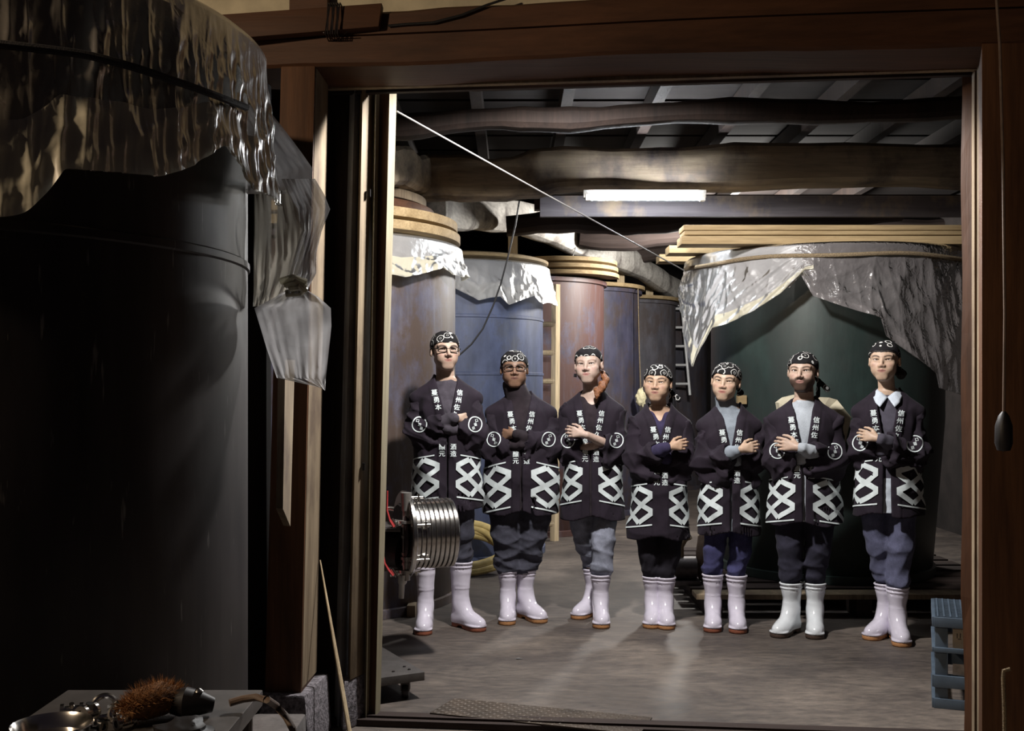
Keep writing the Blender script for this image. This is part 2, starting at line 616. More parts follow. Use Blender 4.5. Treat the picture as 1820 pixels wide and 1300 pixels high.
leaner('jamb_post', [(645, 4.61), (667, 4.72), (662, 4.76), (639, 4.70)], [(622, 4.61), (648, 4.72), (644, 4.76), (618, 4.70)], 0.21, 2.77, M['board'], bevel=0.004)
leaner('footing_stone', [(612, 4.58), (652, 4.73), (646, 4.80), (606, 4.74)], [(609, 4.57), (656, 4.73), (646, 4.82), (600, 4.76)], 0.0, 0.21, M['stone'], bevel=0.01)
leaner('thin_strip', [(668, 4.675), (675, 4.715), (672, 4.75), (664, 4.72)], [(650, 4.675), (656, 4.715), (652, 4.75), (646, 4.72)], 0.0, 2.77, M['pale_board'])
leaner('door_edge', [(675, 4.715), (693, 4.70), (697, 4.76), (679, 4.77)], [(653, 4.715), (667.5, 4.70), (670, 4.76), (657, 4.77)], 0.03, 2.765, M['red_board'])
leaner('door_edge', [(692.6, 4.695), (705, 4.785), (700, 4.83), (688, 4.77)], [(667, 4.695), (676, 4.785), (671, 4.83), (660, 4.77)], 0.03, 2.765, M['pale_board'])
# knots, nail holes and a slot in the jamb post
for px, py, Y in ((656, 343, 4.66), (646, 830, 4.665)):
    c_ = P(px, py, Y - 0.004)
    piece('latch_hole', MB().box(c_ + np.array((-.004, -.006, -.016)), c_ + np.array((.006, .01, .016))), M['black_plastic'])
# short pale board standing proud of the left post
mb = MB()
a_, b_, c_, d_ = P(507, 640, 3.88), P(524, 640, 4.05), P(516, 936, 4.05), P(503, 905, 3.88)
k_ = np.array([-0.03, 0.02, 0])
mb.hexa([d_, c_, c_ + k_, d_ + k_, a_, b_, b_ + k_, a_ + k_])
piece('short_board', mb, M['board'])
# right side: broad post, pale strips, brown board
leaner('post', [(1745, 4.02), (1990, 3.99), (1990, 4.45), (1736, 4.45)], [(1745, 4.02), (1990, 3.99), (1990, 4.45), (1736, 4.45)], 0.0, 2.745, M['post'], bevel=0.005)
leaner('jamb_strip', [(1736.5, 4.30), (1745.5, 4.215), (1752, 4.23), (1743, 4.32)], [(1736.5, 4.30), (1746, 4.215), (1752, 4.23), (1743, 4.32)], 0.0, 2.78, M['board'])
leaner('jamb_strip', [(1727, 4.38), (1732, 4.33), (1737, 4.34), (1733, 4.40)], [(1727, 4.38), (1732, 4.33), (1737, 4.34), (1733, 4.40)], 0.0, 2.78, M['board'])
mb = MB()
V_, F_ = [], []
for i in range(24):                                              # worn wavy edge of the door board
    z_ = 2.77 * i / 23
    w_ = 1.6 * math.sin(i * 0.9) + (4 if z_ < 0.35 else 0) + (3 if 0.3 < z_ < 0.55 else 0)
    V_ += [P(1709 + w_, 0, 4.44)[:2].tolist() + [z_], P(1728, 0, 4.40)[:2].tolist() + [z_], P(1730, 0, 4.46)[:2].tolist() + [z_], P(1711 + w_, 0, 4.50)[:2].tolist() + [z_]]
F_ = [(4 * i + j, 4 * i + (j + 1) % 4, 4 * i + 4 + (j + 1) % 4, 4 * i + 4 + j) for i in range(23) for j in range(4)] + [(3, 2, 1, 0), (92, 93, 94, 95)]
piece('door_edge', mb.add(V_, F_), M['red_board'])

# ---- roof timbers of the inner room
def timber(name, nodes, rad, mat, sq=1.0, seed=0, n=14, e=2.6, wob=1.0):
    """hewn log through nodes, uneven along its length"""
    r_ = random.Random(seed)
    pts = []
    nn = len(nodes)
    steps = 28
    for i in range(steps + 1):
        t = i / steps * (nn - 1)
        k = min(int(t), nn - 2)
        u = t - k
        pts.append(np.array(nodes[k]) * (1 - u) + np.array(nodes[k + 1]) * u)
    ph = [r_.uniform(0, 6) for _ in range(4)]
    rs = [rad * (1 + wob * (0.10 * math.sin(i * 0.7 + ph[0]) + 0.06 * math.sin(i * 1.9 + ph[1]) + r_.uniform(-.03, .03))) for i in range(steps + 1)]
    for i, p in enumerate(pts):
        p[2] += wob * 0.18 * rad * math.sin(i * 0.55 + ph[2])
    mb = MB().tube(pts, rs, n, True, sq, e)
    return part_of(ceiling, name, mb, mat, smooth=True, angle=0.5)


timber('cross_log', [P(690, 224, 6.3), P(1100, 206, 6.3), P(1800, 190, 6.2)], 0.075, M['dark_wood'], 0.9, 1)
timber('tie_beam', [P(738, 322, 7.65), P(880, 318, 7.6), P(1000, 306, 7.6), P(1300, 296, 7.55), P(1760, 300, 7.5)], 0.155, M['log'], 0.95, 2, 28, 4.5, 0.55)
timber('side_beam', [P(738, 312, 7.6), P(600, 275, 6.4)], 0.15, M['log'], 0.9, 3, 28, 4.5, 0.5)
timber('purlin', [P(764, 372, 8.1), P(830, 378, 9.1), P(920, 388, 10.2), P(1020, 428, 11.4), P(1100, 458, 12.6), P(1160, 492, 14.0), P(1216, 524, 15.6)], 0.115, M['log_y'], 1.25, 4, 20, 3.2, 0.9)
timber('cross_log', [P(900, 398, 9.4), P(1150, 395, 9.4), P(1600, 380, 9.3)], 0.12, M['dark_beam'], 0.8, 5)
timber('cross_log', [P(1030, 425, 11.2), P(1300, 420, 11.2), P(1700, 400, 11.2)], 0.13, M['dark_beam'], 0.8, 6)
timber('cross_log', [P(1100, 452, 13.2), P(1300, 448, 13.2), P(1600, 440, 13.2)], 0.13, M['dark_beam'], 0.8, 7)
mb = MB()
mb.box(P(960, 385, 7.95), P(1760, 350, 8.0))
part_of(ceiling, 'soffit_plank', mb, wood('old painted plank', (0.10, 0.09, 0.10), (0.22, 0.20, 0.22), 'x', 4, 0.7, (0.34, 0.26, 0.18)))
mb = MB()
mb.box(P(950, 372, 8.6), P(1760, 350, 8.7))
part_of(ceiling, 'soffit_plank', mb, M['dark_beam'])
for i in range(10):
    x = -1.9 + i * 0.56
    mb = MB().box((x - 0.035, 4.95, 3.22), (x + 0.035, 11.6, 3.34))
    part_of(ceiling, 'rafter', mb, M['dark_wood'])
for i in range(14):
    y = 5.15 + i * 0.5
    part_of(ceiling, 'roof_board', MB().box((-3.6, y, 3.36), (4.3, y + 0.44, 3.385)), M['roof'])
for (p0, p1, y0, y1, Y) in ((903, 920, 372, 466, 10.35), (1097, 1110, 440, 512, 13.1), (1148, 1161, 468, 527, 14.5)):
    a_, b_ = P(p0, y1, Y), P(p1, y0, Y)
    part_of(ceiling, 'strut', MB().box(a_, b_ + np.array([0, 0.12, 0])), M['new_wood_z'])
# ================================================================== TANKS, SHEETS, LIDS
def tank(label, c, R, z0, z1, mat, seams=(), taper=1.0, rim=0.03):
    o = empty('brewing_tank', (c[0], c[1], z0), 0, label, 'tank', 'tall steel brewing tanks')
    h = z1 - z0
    mb = MB().lathe([(0.0, 0.015), (R * taper - 0.03, 0.015), (R * taper, 0.05), (R, h * 0.5), (R, h - 0.05), (R, h), (R - 0.012, h), (R - 0.012, h - 0.06), (0, h - 0.06)], (0, 0, 0), 72)
    mb.build('shell', mat, o, smooth=True, angle=0.9)
    MB().lathe([(R, h - 0.045), (R + rim, h - 0.04), (R + rim, h), (R, h + 0.004)], (0, 0, 0), 72).build('rim', mat, o, smooth=True, angle=0.9)
    MB().lathe([(R * taper + 0.002, 0.0), (R * taper + 0.022, 0.002), (R * taper + 0.022, 0.055), (R * taper, 0.06)], (0, 0, 0), 72).build('base_hoop', mat, o, smooth=True, angle=0.9)
    for s in seams:
        MB().lathe([(R - 0.004, s - z0 - 0.018), (R + 0.007, s - z0 - 0.010), (R + 0.007, s - z0 + 0.010), (R - 0.004, s - z0 + 0.018)], (0, 0, 0), 72).build('weld_seam', mat, o, smooth=True, angle=0.9)
    return o


def crumple(seed, n=12, pleat=1.0, cross=0.4):
    """creases of thin film: mostly falling pleats, some running across"""
    r = np.random.RandomState(seed)
    fr = np.exp(r.uniform(math.log(7 if cross > 0.2 else 24), math.log(60 if cross > 0.2 else 130), n))
    sl = np.where(r.rand(n) < 1 - cross, r.uniform(-0.12, 0.12, n), r.uniform(-1, 1, n)) * fr / pleat
    ph, ph2 = r.uniform(0, 6.28, n), r.uniform(0, 6.28, n)

    def f(th, t):
        o = 0
        for i in range(n):
            s = np.abs(np.sin(0.5 * (fr[i] * th + sl[i] * t + ph[i]) + 0.9 * np.sin(2.2 * t + 1.7 * th + ph2[i])))
            o = o + ((1 - s) ** 2.2 - 0.2) * ((9.0 if cross > 0.2 else 26.0) / fr[i]) ** 0.75
        return 0.3 + o * 1.6 / n
    return f


def drape(name, label, c, R, ztop, hem, mat, seed, flare=0.05, amp=0.10, lap=0.05, nth=260, nt=30, th_pad=0.25, hemmat=None, free=None, group=None, hem_t=0.86, soft=0, cross=0.4):
    """sheet tied over a tank's rim: pleats fall from the rim down to an uneven hem given by pixels"""
    q = sorted(on_cyl(px, py, c, R + 0.04) for px, py in hem)
    ht, hz = np.array([a for a, b in q]), np.array([b for a, b in q])
    th = np.linspace(ht[0] - th_pad, ht[-1] + th_pad, nth)
    z1 = np.interp(th, ht, hz)
    if soft:
        kw = np.hanning(2 * soft + 1)
        z1 = np.convolve(np.pad(z1, soft, 'edge'), kw / kw.sum(), 'valid')
    t = np.linspace(0, 1, nt)
    T, TH = np.meshgrid(t, th, indexing='ij')
    cr = crumple(seed, 12, 1.0, cross)
    zt = ztop(TH) if callable(ztop) else ztop
    Z = zt + (np.broadcast_to(z1, TH.shape) - zt) * T
    drop = zt - Z
    fl = free(TH) if free else 1.0
    r = R + 0.030 + flare * fl * np.minimum(drop / 0.5, 1.4) ** 1.2 + amp * np.clip(drop / 0.22, 0, 1) * (cr(TH, T) - 0.28)
    r = np.maximum(r, R + 0.012)
    rows = [np.stack([c[0] + r * np.sin(TH), c[1] - r * np.cos(TH), Z], -1)]
    top = []
    for (dr, dz) in ((-lap, 0.02), (0.010, 0.016)):
        rr_ = R + dr + 0 * th
        top.append(np.stack([c[0] + rr_ * np.sin(th), c[1] - rr_ * np.cos(th), (zt[0] if callable(ztop) else zt) + dz + 0 * th], -1)[None])
    G = np.concatenate(top + rows, 0)
    m = G.shape[0]
    idx = np.arange(m * nth).reshape(m, nth)
    F = np.stack([idx[:-1, :-1], idx[:-1, 1:], idx[1:, 1:], idx[1:, :-1]], -1).reshape(-1, 4)
    o = np_mesh(name, G.reshape(-1, 3), F, mat, None, True, None, None, True)
    tag(o, label, 'plastic sheet', group)
    if hemmat:
        k = int(hem_t * nt) + 2
        H = G[k:].copy()
        d = np.stack([np.sin(th), -np.cos(th), 0 * th], -1)[None]
        w_ = np.linspace(0.2, 1, H.shape[0])[:, None, None]
        H = H + d * 0.010 * w_
        m2 = H.shape[0]
        idx = np.arange(m2 * nth).reshape(m2, nth)
        F = np.stack([idx[:-1, :-1], idx[:-1, 1:], idx[1:, 1:], idx[1:, :-1]], -1).reshape(-1, 4)
        h_ = np_mesh('folded_hem', H.reshape(-1, 3) - np.array(o.location), F, hemmat, o)
    return o


# big dark tank close by on the left
TB = (-1.81, 3.40)
steel_old = plain('dull dark tank steel', (0.085, 0.075, 0.072), 0.42, 0.55, 0.35, 9, bmp=0.1)
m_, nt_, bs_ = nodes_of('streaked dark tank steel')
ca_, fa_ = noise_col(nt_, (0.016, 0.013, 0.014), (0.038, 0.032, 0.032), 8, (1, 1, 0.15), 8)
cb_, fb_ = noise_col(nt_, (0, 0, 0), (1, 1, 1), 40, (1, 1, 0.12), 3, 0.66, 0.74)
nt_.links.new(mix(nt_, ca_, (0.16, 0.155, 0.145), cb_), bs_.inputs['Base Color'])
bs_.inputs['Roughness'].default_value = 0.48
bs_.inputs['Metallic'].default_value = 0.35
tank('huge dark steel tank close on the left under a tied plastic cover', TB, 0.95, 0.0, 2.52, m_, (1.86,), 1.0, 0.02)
zr = lambda px, py, R=1.0: on_cyl(px, py, TB, R)
hem_big = [(-160, 330), (-60, 395), (0, 391), (36, 384), (84, 334), (97, 304), (150, 308), (200, 309), (262, 318), (320, 300), (384, 258), (405, 285), (432, 338), (452, 344)]
drape('plastic_sheet', 'crumpled clear plastic cover roped over the huge tank on the left', TB, 0.985, 2.535, hem_big, M['film_dark'], 11, 0.04, 0.06, 0.5, 520, 36, 0.22, M['film_cream'], hem_t=0.66, soft=9, cross=0.12)
# rope around it
pts = [on_cyl(px, py, TB, 1.06) for px, py in ((0, 76), (150, 98), (300, 140), (440, 190), (478, 211))]
zrope = sum(p[1] for p in pts) / len(pts)
mb = MB()
mb.tube([(TB[0] + 1.055 * math.sin(a), TB[1] - 1.055 * math.cos(a), np.interp(a, [p[0] for p in pts], [p[1] for p in pts]) + 0.004 * math.sin(a * 9)) for a in np.linspace(-1.9, 1.35, 110)], 0.011, 8)
tag(mb.build('rope', M['rope'], None, True), 'black rope tied round the plastic cover of the huge left tank', 'rope')
# the knotted tail of the cover hanging at the right of the tank
def ribbon(name, rows, mat, Y0, depth, seed, label=None, cat=None, parent=None, nx=34, sub=6, amp=0.03, fold=None):
    """hanging film between a left and a right border (pixel rows), pleated in depth"""
    r = np.random.RandomState(seed)
    ys = [a[0] for a in rows]
    yy = np.concatenate([np.linspace(ys[i], ys[i + 1], sub, endpoint=False) for i in range(len(ys) - 1)] + [[ys[-1]]])
    L_, R_ = np.interp(yy, ys, [a[1] for a in rows]), np.interp(yy, ys, [a[2] for a in rows])
    sl_l, sl_r = np.interp(yy, ys, [a[3] if len(a) > 3 else 0 for a in rows]), 0
    cr = crumple(seed, 6)
    V = []
    for i, y in enumerate(yy):
        for j in range(nx):
            u = j / (nx - 1)
            wdt = R_[i] - L_[i]
            Yd = Y0 + depth * (u - 0.5) + amp * (cr(np.array(u * 2.6), np.array(i / len(yy) * 1.4)) - 0.4) * min(1.5, 60 / max(wdt, 20)) + 0.02 * math.sin(i * 0.35 + 5 * u)
            V.append(P(L_[i] + wdt * u, y + sl_l[i] * (u - 0.5), Yd))
    n = len(yy)
    idx = np.arange(n * nx).reshape(n, nx)
    F = np.stack([idx[:-1, :-1], idx[1:, :-1], idx[1:, 1:], idx[:-1, 1:]], -1).reshape(-1, 4)
    V = np.array(V)
    if parent is not None:
        V = V - np.array(parent.location)
    o = np_mesh(name, V, F, mat, parent, True, None, None, parent is None)
    if label:
        tag(o, label, cat)
    return o


tail = ribbon('plastic_sheet', [(186, 380, 470), (230, 388, 505), (270, 398, 535), (300, 412, 556), (335, 428, 552), (345, 440, 545)], M['film_white'], 3.55, 0.06, 5,
              'loose plastic flap with a knotted white tail hanging beside the huge left tank', 'plastic sheet', None, 36, 7, 0.05)
ribbon('tail', [(318, 500, 560), (345, 512, 576), (372, 528, 587), (410, 536, 572), (450, 524, 562), (486, 515, 562), (505, 509, 552), (522, 508, 545)], M['film_white'], 3.50, 0.05, 6, parent=tail, amp=0.05)
ribbon('tail', [(332, 452, 520), (400, 452, 538), (450, 451, 542), (490, 451, 528), (520, 451, 515), (545, 450, 500)], M['film'], 3.58, 0.05, 8, parent=tail, amp=0.06)
ribbon('tail', [(516, 508, 546), (528, 490, 566), (548, 452, 588), (580, 462, 589), (620, 474, 585), (672, 492, 579), (692, 570, 578, 6)], M['film_white'], 3.52, 0.06, 7, parent=tail, amp=0.035)
mb = MB()
for k in range(3):
    mb.tube([P(500 + 8 * k, 500 + 6 * k, 3.47), P(520 + 6 * k, 494 + 8 * k, 3.45), P(541, 500 + 7 * k, 3.47), P(535, 520, 3.49), P(508, 522, 3.49)], 0.012, 8)
kn = mb.build('knot', M['film_cream'], tail, True)
kn.location = -Vector(tail.location)

# the row of tanks going back on the left of the inner room
T1, T2, T3, T4, T5, T6 = (-1.35, 7.60), (-0.522, 9.70), (0.16, 11.30), (0.72, 12.90), (1.39, 14.50), (2.10, 16.10)
tank('grey brown rust-stained tank nearest on the left behind the man in metal-framed glasses', T1, 0.95, 0.0, 2.44, painted('rust stained grey blue steel', (0.080, 0.075, 0.105), (0.070, 0.047, 0.037), (0.20, 0.19, 0.19), 0.46))
tank('blue tank behind the two men in glasses', T2, 0.80, 0.0, 2.53, painted('worn blue tank paint', (0.066, 0.082, 0.150), (0.070, 0.076, 0.105), (0.16, 0.185, 0.23), 0.56, 0.55, 3.0), (2.06, 1.58, 1.05))
tank('rusty red brown tank with blue paint traces behind the copper-haired woman', T3, 0.80, 0.0, 2.55, painted('rusty red brown tank', (0.066, 0.066, 0.105), (0.082, 0.040, 0.034), (0.16, 0.165, 0.20), 0.40))
tank('dark navy brown tank right behind the rusty red brown one', T4, 0.80, 0.0, 2.60, painted('dark navy brown tank', (0.052, 0.050, 0.082), (0.060, 0.044, 0.043), (0.14, 0.14, 0.17), 0.52))
tank('dull grey tank behind the shortest woman, left of the metal ladder', T5, 0.80, 0.0, 2.59, painted('dull grey tank', (0.090, 0.086, 0.100), (0.075, 0.060, 0.058), (0.20, 0.20, 0.23), 0.5))
tank('farthest dark tank behind the metal ladder', T6, 0.80, 0.0, 2.62, painted('dark far tank', (0.06, 0.058, 0.075), (0.06, 0.045, 0.045), (0.16, 0.16, 0.18), 0.5))
TG = (2.29, 7.90)
green = tank('large dark green tank on a wooden pallet behind the three people on the right', TG, 0.82, 0.15, 2.34, painted('dark green enamel', (0.019, 0.033, 0.030), (0.022, 0.030, 0.028), (0.04, 0.055, 0.05), 0.5, 0.45), (), 0.90, 0.16)
# lower part of the tank's rim board wrapped in film, tied with a brown rope
big = drape('plastic_sheet', 'large plastic sheet draped over the dark green tank, hanging low at both sides', TG, 0.985, 2.385,
            [(1405, 512), (1424, 489), (1446, 527), (1498, 546), (1560, 566), (1568, 598), (1610, 632), (1650, 664), (1655, 690), (1702, 706), (1706, 640)],
            M['film_shaded'], 23, 0.05, 0.11, 0.3, 320, 44, 0.05, M['film_shaded'], hem_t=0.90)  # greyer tint: the sheet's unlit right side put into the colour
flap = drape('flap', None, TG, 0.985, 2.385, [(1196, 497), (1206, 502), (1232, 575), (1264, 654), (1273, 620), (1284, 584), (1306, 577), (1350, 552), (1390, 522), (1424, 489), (1432, 480)],
             M['film_white'], 29, 0.09, 0.13, 0.3, 240, 44, 0.05, M['film_cream'], hem_t=0.84)  # same sheet, its lit left side painted as white and cream film
for k in ('label', 'category'):
    if k in flap:
        del flap[k]
flap.parent = big
flap.location = Vector(flap.location) - Vector(big.location)
V_ = []
pts = [(1214, 1), (1300, 1), (1465, 1), (1600, 1), (1700, 1)]
mb = MB().tube([(TG[0] + 1.035 * math.sin(a), TG[1] - 1.035 * math.cos(a), 2.315 + 0.006 * math.sin(a * 7)) for a in np.linspace(-1.5, 1.5, 90)], 0.014, 8)
tag(mb.build('rope', M['straw'], None, True), 'tan straw rope tied round the rim of the dark green tank', 'rope')
drape('plastic_sheet', 'wrinkled clear plastic bunched over the nearest left tank under the lids', T1, 0.97, 2.425, [(660, 492), (694, 489), (712, 494), (742, 488), (770, 480), (784, 476), (798, 489), (814, 494), (818, 487)], M['film_soft'], 31, 0.10, 0.12, 0.3, 240, 24, 0.5, M['film_cream'], hem_t=0.5)
drape('plastic_sheet', 'pale plastic sheet with a jagged hem hanging over the blue tank', T2, 0.83, 2.515, [(770, 505), (806, 512), (849, 535), (868, 530), (884, 528), (897, 543), (920, 534), (944, 526), (954, 541), (962, 538)], M['film_soft'], 37, 0.09, 0.10, 0.3, 260, 26, 0.5, M['film_soft'], hem_t=0.6)
mb = MB().lathe([(0.0, 0.0), (0.80, 0.0), (0.845, 0.012), (0.85, 0.035), (0.80, 0.05), (0.0, 0.055)], (T2[0], T2[1], 2.545), 64)
tag(mb.build('round_board', M['new_wood'], None, True), 'round lid wrapped in film lying on the blue tank', 'lid')

# wooden half lids
def lid(c, R, z, th, a0, a1, label, group, mat=None, cut=-0.12):
    n = 36
    poly = []
    for i in range(n + 1):
        a = a0 + (a1 - a0) * i / n
        poly.append((c[0] + R * math.sin(a), c[1] - R * math.cos(a)))
    t = empty('half_round_board', (c[0], c[1], z), 0, label, 'lid', group)
    # boards side by side
    d0 = np.array(poly[-1]) - np.array(poly[0])
    L_ = np.linalg.norm(d0)
    o = MB().prism([(x - c[0], y - c[1]) for x, y in poly], 0, th).build('board', mat or M['new_wood'], t, bevel=0.008)
    mid = np.mean(np.array(poly), axis=0) - np.array(c)
    nrm = np.array([mid[0], mid[1]]) / np.linalg.norm(mid)
    tan = np.array([-nrm[1], nrm[0]])
    p = mid * 0.7
    R2 = np.array([[tan[0], nrm[0], 0], [tan[1], nrm[1], 0], [0, 0, 1.0]])
    MB().box((-R * 0.7, -0.035, th), (R * 0.7, 0.035, th + 0.018), R2, (p[0], p[1], 0)).build('batten', mat or M['new_wood'], t, bevel=0.004)
    return t


g1 = 'half lids stacked on the nearest left tank'
for R_, z_, lab, mt in ((0.985, 2.470, 'lowest broad half lid of the stack on the nearest left tank', 'new_wood'), (0.965, 2.556, 'second broad half lid up in the stack on the nearest left tank', 'new_wood'),
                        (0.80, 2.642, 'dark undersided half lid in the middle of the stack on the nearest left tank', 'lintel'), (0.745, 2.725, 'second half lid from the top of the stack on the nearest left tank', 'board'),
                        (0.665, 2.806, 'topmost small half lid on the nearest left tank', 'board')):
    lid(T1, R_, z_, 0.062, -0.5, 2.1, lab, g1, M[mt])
for i, lab in enumerate(('lowest thin half lid on the rusty red brown tank', 'middle thin half lid on the rusty red brown tank', 'top thin half lid on the rusty red brown tank')):
    lid((T3[0] + 0.32, T3[1] - 0.20), 0.62 - 0.01 * i, 2.575 + i * 0.066, 0.042, -1.57, 1.57, lab, 'thin half lids on the rusty red brown tank')
lid(T4, 0.865, 2.61, 0.045, -1.57, 1.57, 'pale half lid on the dark navy brown tank', 'pale lids on the far tanks')
lid(T5, 0.865, 2.60, 0.045, -1.57, 1.57, 'pale half lid on the dull grey tank', 'pale lids on the far tanks')
# planks over the green tank
gp = 'pale planks laid across the dark green tank'
for (y, z, x0, x1, h, lab) in ((7.08, 2.405, 1.112, 3.16, 0.055, 'lowest thick plank at the front edge on the dark green tank'), (7.10, 2.468, 1.135, 3.18, 0.028, 'thin middle plank on the dark green tank'),
                                (7.12, 2.502, 1.132, 3.10, 0.036, 'topmost plank on the front edge of the dark green tank'), (7.55, 2.405, 1.10, 3.2, 0.055, 'plank across the middle of the dark green tank'),
                                (8.05, 2.405, 1.10, 3.2, 0.055, 'plank across the far side of the dark green tank')):
    tag(MB().box((x0, y, z), (x1, y + 0.20, z + h)).build('plank', M['new_wood'], None, bevel=0.006), lab, 'plank', gp)
# pallet below it
pal = empty('pallet', (TG[0], TG[1], 0), 0, 'dark wooden pallet carrying the dark green tank', 'pallet')
for i in range(9):
    y = -1.05 + i * 0.235
    MB().box((-1.12, y, 0.115), (1.05, y + 0.17, 0.148)).build('slat', M['dark_beam'] if i else M['board'], pal, bevel=0.004)
for x in (-1.0, -0.05, 0.9):
    MB().box((x - 0.05, -1.04, 0.0), (x + 0.05, 1.02, 0.114)).build('bearer', M['dark_beam'], pal, bevel=0.004)
MB().box((-0.03, -0.03, 0), (0.03, 0.03, 0.06)).build('spigot', M['new_wood'], green).location = (-0.71, -0.47, 1.20)

# ladders
def ladder(label, a, b, wdt, rungs, r, mat, flat, rung_r):
    a, b = np.array(a), np.array(b)
    t = empty('ladder', tuple(a), 0, label, 'ladder')
    sx = np.array([wdt, 0, 0])
    for k in (0, 1):
        mb = MB().tube([k * sx, b - a + k * sx], r, 4 if flat else 10, True, 1.6 if flat else 1)
        mb.build('rail', mat, t, not flat)
    for i in range(rungs):
        p = (b - a) * (i + 0.6) / rungs
        MB().tube([p, p + sx], rung_r, 8, True, 1.0).build('rung', mat, t, True)
    return t


ladder('pale wooden ladder standing between the blue tank and the rusty tank', (0.09, 10.30, 0.0), (0.105, 10.30, 2.45), 0.315, 9, 0.026, M['new_wood_z'], True, 0.026)
lad = ladder('pale metal ladder hung on the farthest dark tank', (2.16, 15.10, 1.36), (2.05, 15.16, 2.68), 0.33, 5, 0.020, M['alu'], False, 0.018)
for k in (0, 1):
    MB().tube([(-0.11 + 0.33 * k, 0.06, 1.32), (-0.11 + 0.33 * k, 0.16, 1.34), (-0.11 + 0.33 * k, 0.30, 1.32), (-0.11 + 0.33 * k, 0.31, 1.24)], 0.016, 8).build('hook', M['alu'], lad, True)

# ------------------------------------------------------------------ lamp, wires, cables
lamp = empty('strip_lamp', tuple(P(1147, 352, 7.36)), 0, 'glowing fluorescent strip lamp fixed to the front of the big tie beam', 'lamp')
m, nt, bs = nodes_of('glowing fluorescent glass')
bs.inputs['Base Color'].default_value = (1, 1, 1, 1)
bs.inputs['Emission Color'].default_value = (0.90, 0.95, 1.0, 1)
bs.inputs['Emission Strength'].default_value = 210.0
MB().tube([(-0.385, 0, 0), (0.385, 0, 0)], 0.0165, 14).build('tube', m, lamp, True)
MB().box((-0.42, 0.022, 0.006), (0.42, 0.075, 0.060)).build('housing', plain('white lamp housing', (0.7, 0.7, 0.68), 0.5, 0, 0.05), lamp, bevel=0.005)
for s in (-1, 1):
    MB().box((s * 0.39 - 0.018, -0.016, -0.02), (s * 0.39 + 0.018, 0.03, 0.03)).build('socket', M['alu'], lamp, bevel=0.003)
tag(MB().tube([P(705, 198, 4.83), P(960, 340, 6.0), P(1216, 481, 7.25)], 0.0042, 6).build('wire', M['white_wire'], None, True), 'taut white wire running from the left door jamb to the dark green tank', 'wire')
tag(MB().tube([P(923, 357, 7.40), P(916, 400, 7.42), P(902, 460, 7.46), P(890, 505, 7.50), P(876, 545, 7.5), P(858, 585, 7.5), P(838, 612, 7.5), P(818, 630, 7.5), P(800, 640, 7.5)], 0.0062, 8).build('hanging_cable', M['cable'], None, True),
    'black cable drooping from the tie beam behind the tallest man', 'cable')
tag(MB().tube([P(1030, 404, 11.4), P(1023, 440, 11.2), P(1014, 470, 11.0)], 0.006, 6).build('wire', M['white_wire'], None, True), 'short pale wire hanging from the purlin over the thin lids', 'wire')
tag(MB().tube([W(690, 46, -0.012), W(720, 43, -0.012), W(770, 40, -0.012), W(820, 27, -0.012), W(865, 9, -0.012), W(905, -4, -0.012)], 0.005, 6).build('wire', M['cable'], None, True), 'dark wire curving across the lintel beside the lashed board', 'wire')
cord = tag(MB().tube([W(1770, -20, -0.25), W(1777, 80, -0.25), W(1783, 300, -0.25), W(1786, 560, -0.25), W(1784, 748, -0.25)], 0.0055, 8).build('pull_cord', M['tan_hose'], None, True), 'brown cord with a black switch bulb hanging on the right post', 'cord')
sw_ = MB().lathe([(0.0, 0.0), (0.022, 0.004), (0.030, 0.03), (0.029, 0.09), (0.018, 0.125), (0.007, 0.14), (0, 0.14)], W(1784, 803, -0.25), 20).build('switch_bulb', M['black_plastic'], cord, True)
sw_.location = -Vector(cord.location)
tag(MB().tube([W(1786, 1330, -0.24), W(1785, 1260, -0.24), W(1783, 1205, -0.24), W(1784, 1193, -0.24), W(1795, 1190, -0.24)], 0.0075, 8).build('bent_rod', M['straw'], None, True), 'thin bent rod standing against the right post near the floor', 'rod')

# lashed board on the lintel
bd = empty('lashed_board', tuple(P(520, 62, 4.22)), 0, 'dark board lashed with wire in front of the lintel, upper left', 'board')
o_ = np.array(bd.location)
mb = MB()
f = [P(300, 78, 4.24), P(673, 47, 4.22), P(679, 5, 4.22), P(300, 32, 4.24)]
k_ = np.array([0.0, 0.055, 0.0])
mb.hexa([f[0] - o_, f[1] - o_, f[1] + k_ - o_, f[0] + k_ - o_, f[3] - o_, f[2] - o_, f[2] + k_ - o_, f[3] + k_ - o_])
mb.build('plank', M['lintel'], bd, bevel=0.005)
mb = MB()
for i in range(6):
    x = 580 + i * 4.3
    t_, b_ = P(x + 3, 8, 4.205) - o_, P(x - 2, 57, 4.205) - o_
    mb.tube([t_ + [0, .09, .01], t_ + [0, 0, .006], (t_ + b_) / 2 + [0.004 * (-1) ** i, -.004, 0], b_ + [0, 0, -.006], b_ + [0, .09, -.01]], 0.003, 5)
mb.tube([P(575, 58, 4.21) - o_, P(594, 73, 4.3) - o_, P(618, 56, 4.21) - o_], 0.0025, 5)
mb.build('binding_wire', M['steel_dark'], bd, True)
MB().box(P(600, 90, 4.36) - o_, P(613, 74, 4.48) - o_).build('peg', M['board'], bd, bevel=0.003)

# bamboo stick leaning in the corner of the left post
mb = MB()
a_, b_ = P(569, 996, 4.55), P(624, 1318, 4.28)
mb.tube([a_, a_ * .8 + b_ * .2, a_ * .55 + b_ * .45, a_ * .3 + b_ * .7, b_], [0.003, 0.005, 0.0075, 0.0095, 0.010], 8, True, 0.7)
tag(mb.build('bamboo_stick', M['new_wood_z'], None, True), 'thin tapering bamboo stick leaning at the foot of the left post', 'stick')

